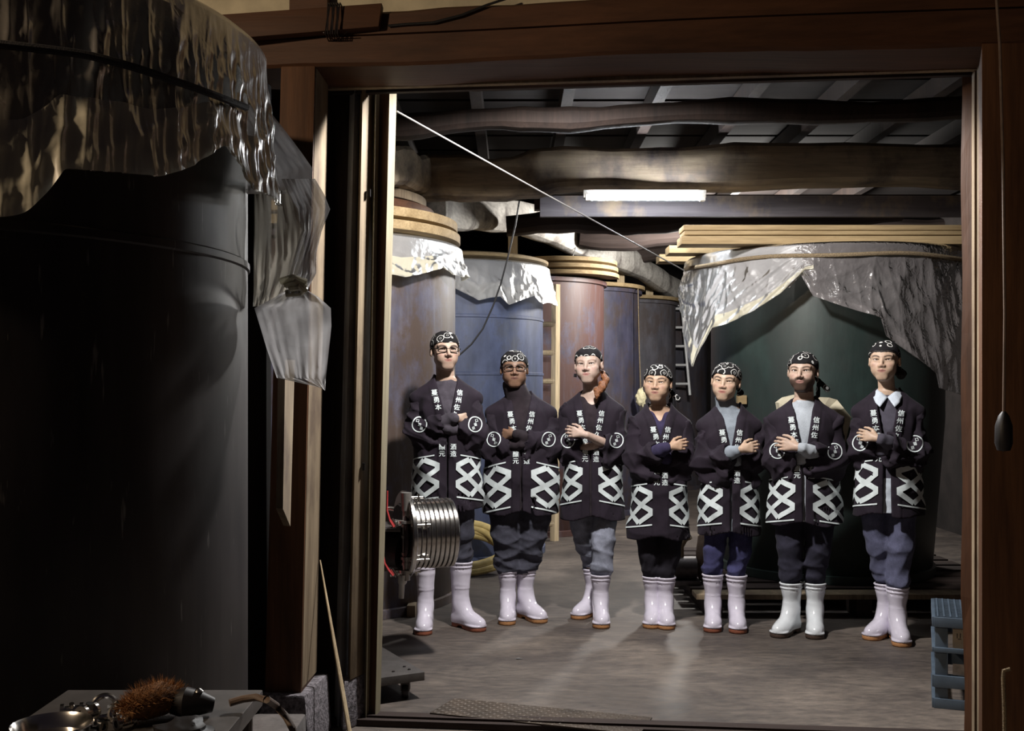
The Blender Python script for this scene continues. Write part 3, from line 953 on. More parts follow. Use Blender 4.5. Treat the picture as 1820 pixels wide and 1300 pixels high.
# ------------------------------------------------------------------ filter press
fo = P(724, 950, 5.85)
fp = empty('filter_press', (fo[0], fo[1], 0), 0, 'stainless steel plate filter with red-handled valves standing left of the door opening', 'filter machine')
ax = np.array([0.94, 0.34, 0]) / math.hypot(.94, .34)
RA = np.array([[-ax[1], 0, ax[0]], [ax[0], 0, ax[1]], [0, 1.0, 0]])       # turns z to the axis
RA = np.array([[ax[1], 0, ax[0]], [-ax[0], 0, ax[1]], [0, 1.0, 0]])
cz0 = np.array([0, 0, fo[2]])


def disc(name, r, t0, t1, mat, rim=0.004, hole=0.0):
    mb = MB().lathe([(0.0, t0), (r - rim, t0), (r, t0 + rim), (r, t1 - rim), (r - rim, t1), (0.0, t1)], (0, 0, 0), 56, RA)
    o = mb.build(name, mat, fp, True, angle=0.5)
    o.location = cz0
    return o


disc('end_plate', 0.236, -0.028, 0.0, M['steel'], 0.006)
disc('end_cover', 0.17, -0.05, -0.028, M['cast'], 0.01)
for i in range(9):
    disc('filter_plate', 0.190, 0.008 + i * 0.0262, 0.008 + i * 0.0262 + 0.0222, M['steel'], 0.003)
disc('core', 0.182, 0.0, 0.246, M['steel_dark'], 0.003)


def fpart(name, pts, r, mat, n=14, **kw):
    o = MB().tube(pts, r, n).build(name, mat, fp, True, angle=0.8, **kw)
    o.location = cz0
    return o


for a in (0.35, 1.35, 2.5, 3.6, 4.7, 5.7):
    d = RA @ np.array([0.208 * math.cos(a), 0.208 * math.sin(a), 0])
    fpart('clamp_bolt', [d - ax * 0.03, d + ax * 0.075], 0.007, M['steel'], 8)
    fpart('wing_nut', [d + ax * 0.05 + [0, 0, -.018], d + ax * 0.05 + [0, 0, .018]], 0.008, M['steel'], 8)
vx = np.array([-0.015, -0.10, 0])


def v(px, py):
    return P(px, py, 5.74) - fo


fpart('upright_pipe', [v(722, 878), v(722, 1032)], 0.021, M['steel_mid'])
for py, r in ((884, .026), (893, .023), (903, .026), (925, .048), (932, .030), (952, .027), (982, .027), (990, .030), (1000, .026), (1013, .045)):
    fpart('pipe_collar', [v(722, py), v(722, py + 5)], r, M['steel_mid'])
fpart('top_cup', [v(722, 906), v(722, 876)], [0.025, 0.030], M['steel_mid'])
fpart('drain_nozzle', [v(716, 1022), v(715, 1036), v(714, 1040), v(713, 1064)], [0.025, 0.024, 0.016, 0.0145], M['steel_mid'])
for py in (928, 1016):
    fpart('side_pipe', [v(724, py), v(740, py + 2) + [0, .12, 0]], 0.014, M['steel'])
    va = fpart('valve', [v(716, py + 2), v(694, py + 3)], [0.018, 0.024], M['steel'], 12)
    fpart('valve_knob', [v(706, py + 8) + [0, -.02, 0], v(697, py - 6) + [0, -.02, 0]], 0.011, M['steel'], 10)
    hd = [v(701, py + 8), v(694, py - 4), v(689, py - 22), v(690, py - 56)] if py < 1000 else [v(700, py + 6), v(692, py - 4), v(685, py - 16), v(683, py - 30)]
    MB().tube([q + [0, -.035, 0] for q in hd], [0.010, 0.011, 0.009, 0.007], 10, True, 0.6).build('red_handle', M['red'], va, True)
fpart('pump_body', [v(712, 985) + [0, .1, 0], v(670, 980) + [0, .14, 0]], 0.10, M['cast'], 20)
fpart('pressure_gauge', [v(700, 905), v(690, 904)], 0.012, M['steel'], 10)
MB().box(v(655, 946) + [0, .0, 0], v(712, 940) + [0, .30, 0]).build('shelf_plate', M['steel_dull'], fp, bevel=0.003).location = cz0
for (dx, dy) in ((-0.20, 0.02), (-0.20, 0.34), (-0.42, 0.02), (-0.42, 0.34)):
    MB().tube([(dx, dy, 0.0), (dx, dy, fo[2] + 0.02)], 0.016, 10).build('leg', M['steel_dull'], fp, True)
MB().box((-0.46, -0.02, fo[2] - 0.20), (-0.10, 0.38, fo[2] - 0.14)).build('base_frame', M['steel_dull'], fp, bevel=0.005)

# trolley in front of it
tc = np.array([-0.41, 5.07, 0])
tr_ = empty('platform_trolley', (-0.41, 5.07, 0), 0, 'low steel platform trolley on black casters at the foot of the left jamb', 'trolley')
e1, e2 = np.array([-0.885, -0.465, 0]), np.array([-0.465, 0.885, 0])
mb = MB()
q = [e1 * 0.40, np.zeros(3), e2 * 0.92, e1 * 0.40 + e2 * 0.92]
mb.hexa([p + [0, 0, 0.085] for p in q] + [p + [0, 0, 0.125] for p in q])
mb.build('deck', M['steel_dull'], tr_, bevel=0.003)
for (a, b) in ((0.075, 0.055), (0.33, 0.055), (0.075, 0.85), (0.33, 0.85)):
    p = e1 * a + e2 * b
    MB().lathe([(0.012, -0.016), (0.034, -0.016), (0.038, -0.010), (0.038, 0.010), (0.034, 0.016), (0.012, 0.016)], p + [0, 0, 0.038], 24, roty(PI / 2) @ rotx(0.0)).build('caster_wheel', M['black_plastic'], tr_, True, angle=0.6)
    MB().box(p + np.array([-.022, -.022, .036]), p + np.array([.022, .022, .084])).build('caster_fork', M['steel_dark'], tr_, bevel=0.003)
for (a, b) in ((0.05, 0.07), (0.05, 0.13), (0.13, 0.07)):
    p = e1 * a + e2 * b
    MB().lathe([(0, 0.131), (0.006, 0.130), (0.008, 0.1255)], p, 10).build('bolt', M['steel_dark'], tr_, True)

# tread plate ramp on the floor
A, B, Cc = np.array([-0.270, 5.035, 0.012]), np.array([-0.360, 4.730, 0.036]), np.array([0.616, 4.745, 0.012])
D = Cc + (B - A)
ea, eb = (Cc - A), (B - A)
rust = plain('rusty brown tread plate', (0.070, 0.052, 0.038), 0.55, 0.3, 0.35, 6, bmp=0.2)
tp = empty('tread_plate', tuple(A), 0, 'brown tread plate lying across the door sill', 'floor plate')
nrm = unit(np.cross(eb, ea))
if nrm[2] < 0:
    nrm = -nrm
MB().hexa([eb - nrm * .006, eb + ea - nrm * .006, ea - nrm * .006, -nrm * .006, eb, eb + ea, ea, np.zeros(3)]).build('plate', rust, tp)
mb = MB()
ua, ub = unit(ea), unit(eb)
na, nb = 36, 12
for i in range(na):
    for j in range(nb):
        p = ea * ((i + 0.5) / na) + eb * ((j + 0.5) / nb)
        s = 1 if (i + j) % 2 else -1
        l_, w_ = unit(ua * 0.8 + ub * 0.8 * s) * 0.011, unit(ua * 0.8 - ub * 0.8 * s) * 0.0035
        mb.add([p - l_, p + w_, p + l_, p - w_, p + nrm * 0.0025], [(0, 1, 4), (1, 2, 4), (2, 3, 4), (3, 0, 4)])
tag(mb.build('tread', rust, tp), kind='stuff')

# yellow hose heap
mb = MB()
pts = []
for i in range(150):
    a = i / 150 * 2 * PI * 4.2
    k = a / (2 * PI)
    y = 8.52 - 0.20 * math.cos(a) + 0.02 * math.sin(3 * a)
    z = 0.030 + max(0, (y - 8.36)) * 0.62 + 0.032 * k * (0.4 + 0.6 * math.sin(a * 0.5) ** 2)
    pts.append((-0.47 + (0.40 + 0.03 * math.sin(k * 2.1)) * math.sin(a), y, z))
mb.tube(pts, 0.030, 12)
tag(mb.build('hose_coil', M['hose'], None, True), 'yellow hose coiled on the floor behind the man in dark rolled jeans', 'hose')
tag(MB().box(P(723, 1098, 6.86) * [1, 1, 0], P(741, 0, 6.98) * [1, 1, 0] + [0, 0, 0.075]).build('wood_block', M['board'], None, bevel=0.004), "small wooden block on the floor behind the tallest man's boot", 'block')
mb = MB()
a_ = P(922, 1172, CAMZ * FPX / (1172 - HOR))
mb.add([a_ + d for d in np.array([(-.022, 0, .002), (-.004, -.012, .006), (.024, 0.002, .002), (0.0, .014, .004)])], [(0, 1, 2, 3)])
tag(mb.build('paper_scrap', M['white_wire'], None), 'tiny white paper scrap on the concrete floor', 'scrap')

# hanging cream bag far back, bag behind the bearded man, sack and pump on the pallet
def lump(name, label, cat, c, r, mat, seed, amp=0.18, freq=9, n=26):
    bm = bmesh.new()
    bmesh.ops.create_uvsphere(bm, u_segments=n, v_segments=n // 2 + 4, radius=1.0)
    V = np.array([v_.co for v_ in bm.verts])
    bm.verts.index_update()
    F = [tuple(v_.index for v_ in f.verts) for f in bm.faces]
    bm.free()
    cr = wrinkle(seed, freq * 0.3, amp, 6)
    d = 1 - cr(V[:, 0], V[:, 1], V[:, 2])
    V = V * d[:, None] * np.array(r) + np.array(c)
    o = MB().add(V, F).build(name, mat, None, True)
    return tag(o, label, cat)


bag = lump('cloth_bag', 'cream bag hanging on a string between the copper-haired woman and the shortest woman', 'bag', P(1139, 707, 12.30), (0.055, 0.05, 0.10), plain('cream bag cloth', (0.62, 0.56, 0.36), 0.8), 3, 0.3, 12)
st_ = MB().tube([P(1139, 695, 12.30), P(1136, 620, 12.34), P(1134, 514, 12.36), P(1134, 513, 12.55)], 0.006, 6).build('string', M['straw'], bag, True)
st_.location = -Vector(bag.location)
mb = MB()
outl = [(1384, 716), (1396, 707), (1416, 702), (1450, 706), (1474, 707), (1488, 711), (1500, 726), (1513, 742), (1506, 772), (1498, 806), (1470, 815), (1420, 812), (1396, 780)]
V_ = [P(a, b, 6.80 + 0.02 * (i % 3)) for i, (a, b) in enumerate(outl)]
n_ = len(V_)
c_ = P(1445, 752, 6.74)
V_ += [v_ + np.array([0, 0.09, 0]) for v_ in V_] + [c_, P(1478, 735, 6.76), c_ + [0, .2, 0]]
F_ = [(i, (i + 1) % n_, 2 * n_) for i in range(n_)] + [((i + 1) % n_, i, n_ + i, n_ + (i + 1) % n_) for i in range(n_)] + [(n_ + (i + 1) % n_, n_ + i, 2 * n_ + 2) for i in range(n_)]
tag(mb.add(V_, F_).build('folded_tarp', plain('cream tarp', (0.60, 0.54, 0.40), 0.6, 0, 0.12, 12), None), 'folded cream tarp hung on the dark green tank behind the bearded man', 'tarp')
lump('sack', 'brown sack standing on the pallet left of the dark green tank', 'sack', (1.315, 7.25, 0.145 + 0.19), (0.085, 0.09, 0.21), plain('brown sack cloth', (0.16, 0.11, 0.08), 0.9, 0, 0.3, 20), 6, 0.25, 10)
pu = empty('pump', (1.13, 7.22, 0.148), 0, 'small dark pump on the pallet between the shortest woman and the woman in slim jeans', 'pump')
MB().tube([(-0.05, 0, 0.11), (0.10, 0, 0.11)], 0.075, 20).build('motor', M['cast'], pu, True, angle=0.6)
MB().tube([(0.0, 0, 0.17), (0.0, 0, 0.25), (0.03, 0, 0.30), (0.06, -.02, 0.32)], [0.022, 0.02, 0.018, 0.02], 12).build('outlet', M['straw'], pu, True)
MB().box((-0.08, -0.07, 0), (0.12, 0.07, 0.035)).build('foot', M['steel_dark'], pu, bevel=0.005)

# ------------------------------------------------------------------ blue crate behind the right jamb
cr_ = empty('bottle_crate', (2.187, 5.075, 0), -0.36, 'slate blue plastic crate standing upside down behind the right jamb', 'crate')
hx, hy, H = 0.187, 0.225, 0.415
for s in (-1, 1):
    for t in (-1, 1):
        MB().box((s * hx - (s > 0) * 0.055, t * hy - (t > 0) * 0.055, 0.0), (s * hx + (s < 0) * 0.055, t * hy + (t < 0) * 0.055, H - 0.03)).build('corner_post', M['crate'], cr_, bevel=0.004)
for z, h in ((0.0, 0.045), (0.095, 0.055), (0.255, 0.022), (H - 0.045, 0.045)):
    mb = MB()
    e = 0.005
    for t in (-1, 1):
        mb.box((-hx - e, t * hy - .008 + t * e, z), (hx + e, t * hy + .008 + t * e, z + h))
        mb.box((t * hx - .008 + t * e, -hy - e, z), (t * hx + .008 + t * e, hy + e, z + h))
    mb.build('rail', M['crate'], cr_, bevel=0.002)
mb = MB()
for i in range(14):
    x = -hx + 0.012 + i * (2 * hx - 0.024) / 13
    mb.box((x - .0035, -hy, H - 0.012), (x + .0035, hy, H + 0.004))
for i in range(16):
    y = -hy + 0.012 + i * (2 * hy - 0.024) / 15
    mb.box((-hx, y - .0035, H - 0.012), (hx, y + .0035, H + 0.002))
tag(mb.build('top_grid', M['crate'], cr_), kind='stuff')
MB().box((-hx + 0.075, -hy + 0.004, 0.275), (hx - 0.06, -hy + 0.010, 0.37)).build('label_panel', M['crate_label'], cr_)
mb = MB()
rk = random.Random(3)
for i in range(7):
    x = -hx + 0.092 + i * 0.013
    mb.box((x, -hy + 0.0025, 0.325 + rk.uniform(-.004, .004)), (x + 0.003, -hy + 0.004, 0.342 + rk.uniform(-.006, .01)))
    if i % 2:
        mb.box((x - 0.008, -hy + 0.0025, 0.318), (x + 0.006, -hy + 0.004, 0.321))
tag(mb.build('handwriting', M['ink'], cr_), kind='stuff')
MB().box((-hx + 0.075, -hy + 0.004, 0.155), (hx - 0.06, -hy + 0.010, 0.205)).build('label_panel', plain('grey crate label', (0.26, 0.24, 0.23), 0.8), cr_)
tag(MB().box((2.03, 4.50, 0.0), (2.2, 4.80, 0.10)).build('wooden_beam_end', M['board'], None, bevel=0.006), 'sawn wooden beam end lying on the floor in front of the blue crate', 'timber')

# ------------------------------------------------------------------ steel table in the lower left corner
tb = empty('steel_table', (-0.835, 2.28, 0), 0, 'low stainless steel table covered with fittings in the lower left corner', 'table')
MB().box((-0.235, -0.34, 0.695), (0.235, 0.32, 0.733)).build('table_top', M['steel_dull'], tb, bevel=0.004)
for s in (-1, 1):
    for t in (-1, 1):
        MB().tube([(s * 0.205, t * 0.285 - 0.01, 0), (s * 0.205, t * 0.285 - 0.01, 0.695)], 0.016, 10).build('leg', M['steel_dull'], tb, True)
MB().box((-0.20, -0.29, 0.2), (0.20, 0.27, 0.215)).build('shelf', M['steel_dull'], tb)
ZT = 0.734


def tp_(px, py, dz=0.0):
    """point on the table (or dz above it) seen at a pixel"""
    Y = (CAMZ - ZT - dz) * FPX / (py - HOR)
    return P(px, py, Y)


def fitting(label, px, py, L_, r, rot, seed):
    c = tp_(px, py, r)
    t = empty('pipe_fitting', (c[0], c[1], ZT), rot, label, 'fitting', 'steel pipe fittings on the steel table')
    MB().tube([(-L_ / 2, 0, r), (L_ / 2, 0, r)], r * 0.62, 14).build('pipe', M['steel'], t, True, angle=0.7)
    for s in (-1, 1):
        MB().lathe([(r * .55, -.004), (r, -.004), (r, .004), (r * .55, .004)], (s * L_ / 2, 0, r), 20, roty(PI / 2)).build('flange', M['steel'], t, True, angle=0.6)
    MB().tube([(0, 0, r), (0, -L_ * 0.2, r * 2.1)], r * 0.4, 10).build('stub', M['steel'], t, True)
    return t


fitting('slim steel pipe fitting at the far left of the table heap', 128, 1262, 0.040, 0.014, 0.3, 1)
fitting('short flanged steel fitting left of the ring clamp', 156, 1268, 0.030, 0.020, 1.2, 2)
fitting('long steel pipe fitting leaning behind the brown brush', 232, 1258, 0.085, 0.016, 0.75, 3)
fitting('small steel fitting in front of the ring clamp', 172, 1291, 0.030, 0.013, -0.4, 4)
fitting('small steel fitting beside the foot of the brown brush', 222, 1284, 0.034, 0.014, 0.9, 5)


def ringc(label, px, py, R_, tilt, name='ring_clamp'):
    c = tp_(px, py, R_ * 0.5)
    t = empty(name, (c[0], c[1], ZT), tilt, label, 'clamp', 'steel ring clamps on the steel table')
    RR = rotx(1.0)
    pts = [RR @ np.array([R_ * math.cos(a), R_ * math.sin(a), 0]) + np.array([0, 0, R_ * 0.85 + 0.006]) for a in np.linspace(0, 2 * PI * 0.93, 26)]
    MB().tube(pts, 0.0065, 8).build('ring', M['steel'], t, True)
    e = pts[0]
    MB().tube([e + [-.012, 0, 0], e + [.030, 0, 0.004]], 0.0045, 8).build('screw', M['steel'], t, True)
    MB().lathe([(0, 0), (.009, 0), (.010, .004), (.009, .010), (0, .010)], e + np.array([.030, 0, .004]), 12, roty(PI / 2)).build('wing_nut', M['steel'], t, True, angle=0.6)
    return t


ringc('larger bright ring clamp in the middle of the fittings', 186, 1268, 0.024, 0.3)
ringc('smaller ring clamp lying right of the larger clamp', 207, 1276, 0.018, -0.6)
c = tp_(92, 1318, 0.0)
tag(MB().lathe([(0.0, 0.002), (0.062, 0.002), (0.070, 0.006), (0.078, 0.030), (0.082, 0.034), (0.080, 0.037), (0.074, 0.030), (0.066, 0.008), (0, 0.006)], (c[0], c[1], ZT), 48).build('steel_dish', M['steel'], None, True), 'round steel dish at the near left edge of the table', 'dish')
# brown fibre brush
bc = tp_(282, 1280, 0.0)
br = empty('fibre_brush', (bc[0], bc[1], ZT), 0.0, 'fuzzy brown fibre brush with a dark handle lying on the steel table', 'brush')
core = MB()
core.tube([(-0.050, -0.055, 0.035), (-0.03, -0.02, 0.040), (0.0, 0.02, 0.042), (0.028, 0.045, 0.036)], [0.020, 0.036, 0.038, 0.024], 18)
core.build('bristle_core', plain('brown bristle', (0.22, 0.10, 0.035), 0.9, 0, 0.4, 90, bmp=0.8), br, True)
rb = np.random.RandomState(5)
mb = MB()
spine = np.array([(-0.050, -0.055, 0.035), (-0.03, -0.02, 0.040), (0.0, 0.02, 0.042), (0.028, 0.045, 0.036)])
for i in range(2600):
    t = rb.uniform(0, 2.999)
    k = int(t)
    p = spine[k] * (1 - t + k) + spine[k + 1] * (t - k)
    d = rb.normal(size=3)
    d[2] = abs(d[2]) * 0.9 + 0.05 if rb.rand() < 0.75 else d[2]
    d /= np.linalg.norm(d)
    R_ = np.interp(t, [0, 1, 2, 3], [0.034, 0.050, 0.052, 0.036]) * rb.uniform(0.85, 1.1)
    tip = p + d * R_ + rb.normal(size=3) * 0.003
    tip[2] = max(tip[2], 0.002)
    s_ = np.cross(d, rb.normal(size=3))
    s_ = s_ / np.linalg.norm(s_) * 0.0009
    mid = p + d * R_ * 0.6
    mb.add([mid - s_, mid + s_, tip], [(0, 1, 2)])
tag(mb.build('bristles', plain('tan brown bristle tips', (0.27, 0.125, 0.045), 0.9, 0, 0.5, 60), br), kind='stuff')
hd = MB()
hd.tube([(0.022, 0.030, 0.030), (0.055, 0.020, 0.032), (0.085, 0.028, 0.028), (0.110, 0.036, 0.022)], [0.026, 0.034, 0.026, 0.016], 18)
hd.build('handle', M['black_plastic'], br, True)
MB().lathe([(0, 0), (.008, .001), (.010, .005), (.006, .010), (0, .012)], (0.082, 0.020, 0.052), 16).build('rivet', M['steel'], br, True)
# dark glove heap, red cap, tan hose over the corner
lump('rubber_glove', 'crumpled black rubber glove in front of the fibre brush handle', 'glove', tp_(322, 1300, 0.03) * [1, 1, 0] + [0.01, -0.02, ZT + 0.030], (0.062, 0.055, 0.032), M['black_plastic'], 9, 0.3, 10)
cc_ = tp_(318, 1302, 0.05)
tag(MB().lathe([(0, 0), (.010, 0), (.011, .003), (.010, .014), (0, .016)], (cc_[0] - 0.005, cc_[1] - 0.07, ZT), 16).build('red_cap', plain('dull red cap', (0.22, 0.06, 0.05), 0.6), None, True), 'small dull red cap beside the black glove', 'cap')
mb = MB()
pts = [tp_(408, 1250, 0.02), tp_(432, 1243, 0.025), tp_(455, 1240, 0.03), tp_(474, 1244, 0.03), P(492, 1256, 2.55), P(508, 1274, 2.5), P(520, 1296, 2.48), P(528, 1330, 2.48), P(532, 1420, 2.48)]
mb.tube(pts, 0.0085, 10)
tag(mb.build('hose', M['tan_hose'], None, True), 'thin tan hose hanging over the right corner of the steel table', 'hose')
tag(MB().box((-0.72, 2.66, 0.0), (-0.575, 3.02, 0.55)).build('concrete_block', plain('grey concrete block', (0.085, 0.075, 0.073), 0.9, 0, 0.3, 20, bmp=0.4), None, bevel=0.01), 'grey concrete block standing right of the steel table', 'block')
# ================================================================== PEOPLE
class Grid:
    """signed distance field on a rectilinear grid; add shapes, then mesh it"""

    def __init__(s, xs, ys, zs):
        s.xs, s.ys, s.zs = [np.asarray(a, np.float32) for a in (xs, ys, zs)]
        s.F = np.full((len(s.xs), len(s.ys), len(s.zs)), 0.06, np.float32)

    def sl(s, lo, hi):
        r = []
        for a, l, h in zip((s.xs, s.ys, s.zs), lo, hi):
            r.append(slice(max(0, int(np.searchsorted(a, l)) - 1), min(len(a), int(np.searchsorted(a, h)) + 1)))
        return tuple(r)

    def put(s, fn, lo, hi, k=0.0, op='u'):
        q = s.sl(np.asarray(lo), np.asarray(hi))
        if any(a.stop <= a.start for a in q):
            return
        d = fn(s.xs[q[0]][:, None, None], s.ys[q[1]][None, :, None], s.zs[q[2]][None, None, :])
        F = s.F[q]
        if op == 'u':
            r = np.minimum(F, d)
            if k > 0:
                h = np.maximum(k - np.abs(F - d), 0) / k
                r = r - h * h * k * 0.25
        else:
            d = -d
            r = np.maximum(F, d)
            if k > 0:
                h = np.maximum(k - np.abs(F - d), 0) / k
                r = r + h * h * k * 0.25
        s.F[q] = r

    def cap(s, a, b, ra, rb=None, k=0.0, op='u', sq=None):
        """round cone; sq = (axis vector, factor) flattens it along an axis"""
        rb = ra if rb is None else rb
        a, b = np.asarray(a, float), np.asarray(b, float)
        m = max(ra, rb) * (1.0 if sq is None else max(1.0, 1.0 / sq[1])) + k + 0.02
        ba = b - a
        L = float(ba @ ba) + 1e-12

        def fn(X, Y, Z):
            px, py, pz = X - a[0], Y - a[1], Z - a[2]
            t = np.clip((px * ba[0] + py * ba[1] + pz * ba[2]) / L, 0, 1)
            dx, dy, dz = px - t * ba[0], py - t * ba[1], pz - t * ba[2]
            if sq is None:
                q = np.sqrt(dx * dx + dy * dy + dz * dz)
            else:
                n, f = sq
                c = dx * n[0] + dy * n[1] + dz * n[2]
                q = np.sqrt(dx * dx + dy * dy + dz * dz + c * c * (f * f - 1))
            return q - (ra + (rb - ra) * t)
        s.put(fn, np.minimum(a, b) - m, np.maximum(a, b) + m, k, op)

    def ell(s, c, r, k=0.0, op='u', R=None, cut=None):
        c, r = np.asarray(c, float), np.asarray(r, float)
        m = (r.max() if R is not None else r) + k + 0.02
        rm = float(r.min())

        def fn(X, Y, Z):
            x, y, z = X - c[0], Y - c[1], Z - c[2]
            if R is not None:
                x, y, z = (R[0, 0] * x + R[1, 0] * y + R[2, 0] * z, R[0, 1] * x + R[1, 1] * y + R[2, 1] * z, R[0, 2] * x + R[1, 2] * y + R[2, 2] * z)
            k0 = np.sqrt((x / r[0]) ** 2 + (y / r[1]) ** 2 + (z / r[2]) ** 2)
            k1 = np.sqrt((x / r[0] ** 2) ** 2 + (y / r[1] ** 2) ** 2 + (z / r[2] ** 2) ** 2) + 1e-9
            d = np.where(k0 < 1e-3, -rm, k0 * (k0 - 1) / k1)
            if cut is not None:
                d = np.maximum(d, cut(X, Y, Z))
            return d
        s.put(fn, c - m, c + m, k, op)

    def mesh(s):
        F, xs, ys, zs = s.F, s.xs, s.ys, s.zs
        S = F < 0
        n = np.zeros(tuple(d - 1 for d in F.shape), np.uint8)
        offs = [(i, j, k) for i in (0, 1) for j in (0, 1) for k in (0, 1)]
        a, b, c = F.shape
        for (i, j, k) in offs:
            n += S[i:a - 1 + i, j:b - 1 + j, k:c - 1 + k]
        I, J, K = np.nonzero((n > 0) & (n < 8))
        vals = np.stack([F[I + i, J + j, K + k] for (i, j, k) in offs], 1)
        cor = np.array(offs, np.float32)
        acc = np.zeros((len(I), 3), np.float32)
        cnt = np.zeros(len(I), np.float32)
        for p in range(8):
            for q in range(p + 1, 8):
                if sum(abs(x - y) for x, y in zip(offs[p], offs[q])) != 1:
                    continue
                va, vb = vals[:, p], vals[:, q]
                m = (va < 0) != (vb < 0)
                t = np.where(m, va / np.where(m, va - vb, 1), 0)
                pt = cor[p] + t[:, None] * (cor[q] - cor[p])
                acc += np.where(m[:, None], pt, 0)
                cnt += m
        f = acc / cnt[:, None]
        V = np.stack([xs[I] + f[:, 0] * (xs[I + 1] - xs[I]), ys[J] + f[:, 1] * (ys[J + 1] - ys[J]), zs[K] + f[:, 2] * (zs[K + 1] - zs[K])], 1)
        vid = np.full(n.shape, -1, np.int32)
        vid[I, J, K] = np.arange(len(I))
        Q = []

        def quads(i, j, k, cells, flip):
            q = np.stack([vid[i + d[0], j + d[1], k + d[2]] for d in cells], 1)
            q[flip] = q[flip][:, ::-1]
            Q.append(q[(q >= 0).all(1)])
        i, j, k = np.nonzero(S[:-1, 1:-1, 1:-1] != S[1:, 1:-1, 1:-1]); j += 1; k += 1
        quads(i, j, k, [(0, -1, -1), (0, 0, -1), (0, 0, 0), (0, -1, 0)], ~S[i, j, k])
        i, j, k = np.nonzero(S[1:-1, :-1, 1:-1] != S[1:-1, 1:, 1:-1]); i += 1; k += 1
        quads(i, j, k, [(-1, 0, -1), (-1, 0, 0), (0, 0, 0), (0, 0, -1)], ~S[i, j, k])
        i, j, k = np.nonzero(S[1:-1, 1:-1, :-1] != S[1:-1, 1:-1, 1:]); i += 1; j += 1
        quads(i, j, k, [(-1, -1, 0), (0, -1, 0), (0, 0, 0), (-1, 0, 0)], ~S[i, j, k])
        return V, np.concatenate(Q)


def rng_grid(lo, hi, h):
    return Grid(*[np.arange(l, u + h, h) for l, u in zip(lo, hi)])


def loft_fn(sec, off=0.0, z0=None, z1=None, wr=None, nexp=2.0):
    """trunk shape from sections (z, cx, cy, rx, ry)"""
    sec = np.array(sorted(sec), float)
    zz = np.linspace(sec[0, 0], sec[-1, 0], 160)
    tab = [np.interp(zz, sec[:, 0], sec[:, i]) for i in range(1, 5)]
    ker = np.hanning(21)
    ker /= ker.sum()
    tab = [np.convolve(np.pad(t, 10, 'edge'), ker, 'valid') for t in tab]
    zlo = sec[0, 0] if z0 is None else z0
    zhi = sec[-1, 0] if z1 is None else z1

    def par(Z):
        return [np.interp(Z, zz, t) for t in tab]

    def fn(X, Y, Z):
        cx, cy, rx, ry = par(Z)
        x, y = np.abs(X - cx) / rx, np.abs(Y - cy) / ry
        r = (x ** nexp + y ** nexp) ** (1 / nexp)
        d = (r - 1) * np.minimum(rx, ry) + off
        if wr is not None:
            d = d + wr(X, Y, Z)
        return np.maximum(np.maximum(d, Z - zhi), zlo - Z)
    fn.par = par
    return fn


def add_hand(g, w, d, n, th, s=1.0, curl=(0.35, 0.5, 0.4), spread=1.0):
    """palm, four bent fingers of their own lengths and a thumb; d along the fingers, n where the palm faces, th = +1/-1 side of the thumb"""
    d, n = unit(d), unit(n)
    n = unit(n - d * (n @ d))
    l = np.cross(n, d) * th
    w = np.asarray(w, float)
    K = [w + s * (d * 0.084 + l * 0.030), w + s * (d * 0.088 + l * 0.010), w + s * (d * 0.084 - l * 0.010), w + s * (d * 0.076 - l * 0.028)]
    for kx in K:
        g.cap(w + (kx - w) * 0.15, kx, 0.0165 * s, 0.0105 * s, 0.012)
    lens = [(0.040, 0.024, 0.020), (0.044, 0.028, 0.021), (0.041, 0.026, 0.020), (0.032, 0.019, 0.018)]
    for i, kx in enumerate(K):
        p, a = kx, 0.0
        dd = unit(d + l * (0.10, 0.03, -0.04, -0.12)[i] * spread)
        for j in range(3):
            a += curl[j] * (1.0, 1.05, 1.1, 1.2)[i]
            q = p + s * lens[i][j] * (dd * math.cos(a) + n * math.sin(a))
            r = (0.0092, 0.0084, 0.0076)[j] * s * (1, 1, 0.97, 0.86)[i]
            g.cap(p, q, r, r * 0.93, 0.004)
            p = q
    t0 = w + s * (d * 0.022 + l * 0.020 + n * 0.006)
    t1 = t0 + s * 0.042 * unit(d * 0.75 + l * 0.75 + n * 0.25)
    t2 = t1 + s * 0.032 * unit(d * 0.95 + l * 0.25 + n * 0.25)
    t3 = t2 + s * 0.026 * unit(d * 1.0 + l * 0.0 + n * 0.25)
    g.cap(t0, t1, 0.015 * s, 0.011 * s, 0.010)
    g.cap(t1, t2, 0.0105 * s, 0.0095 * s, 0.004)
    g.cap(t2, t3, 0.0095 * s, 0.0078 * s, 0.004)


_glyph = {}


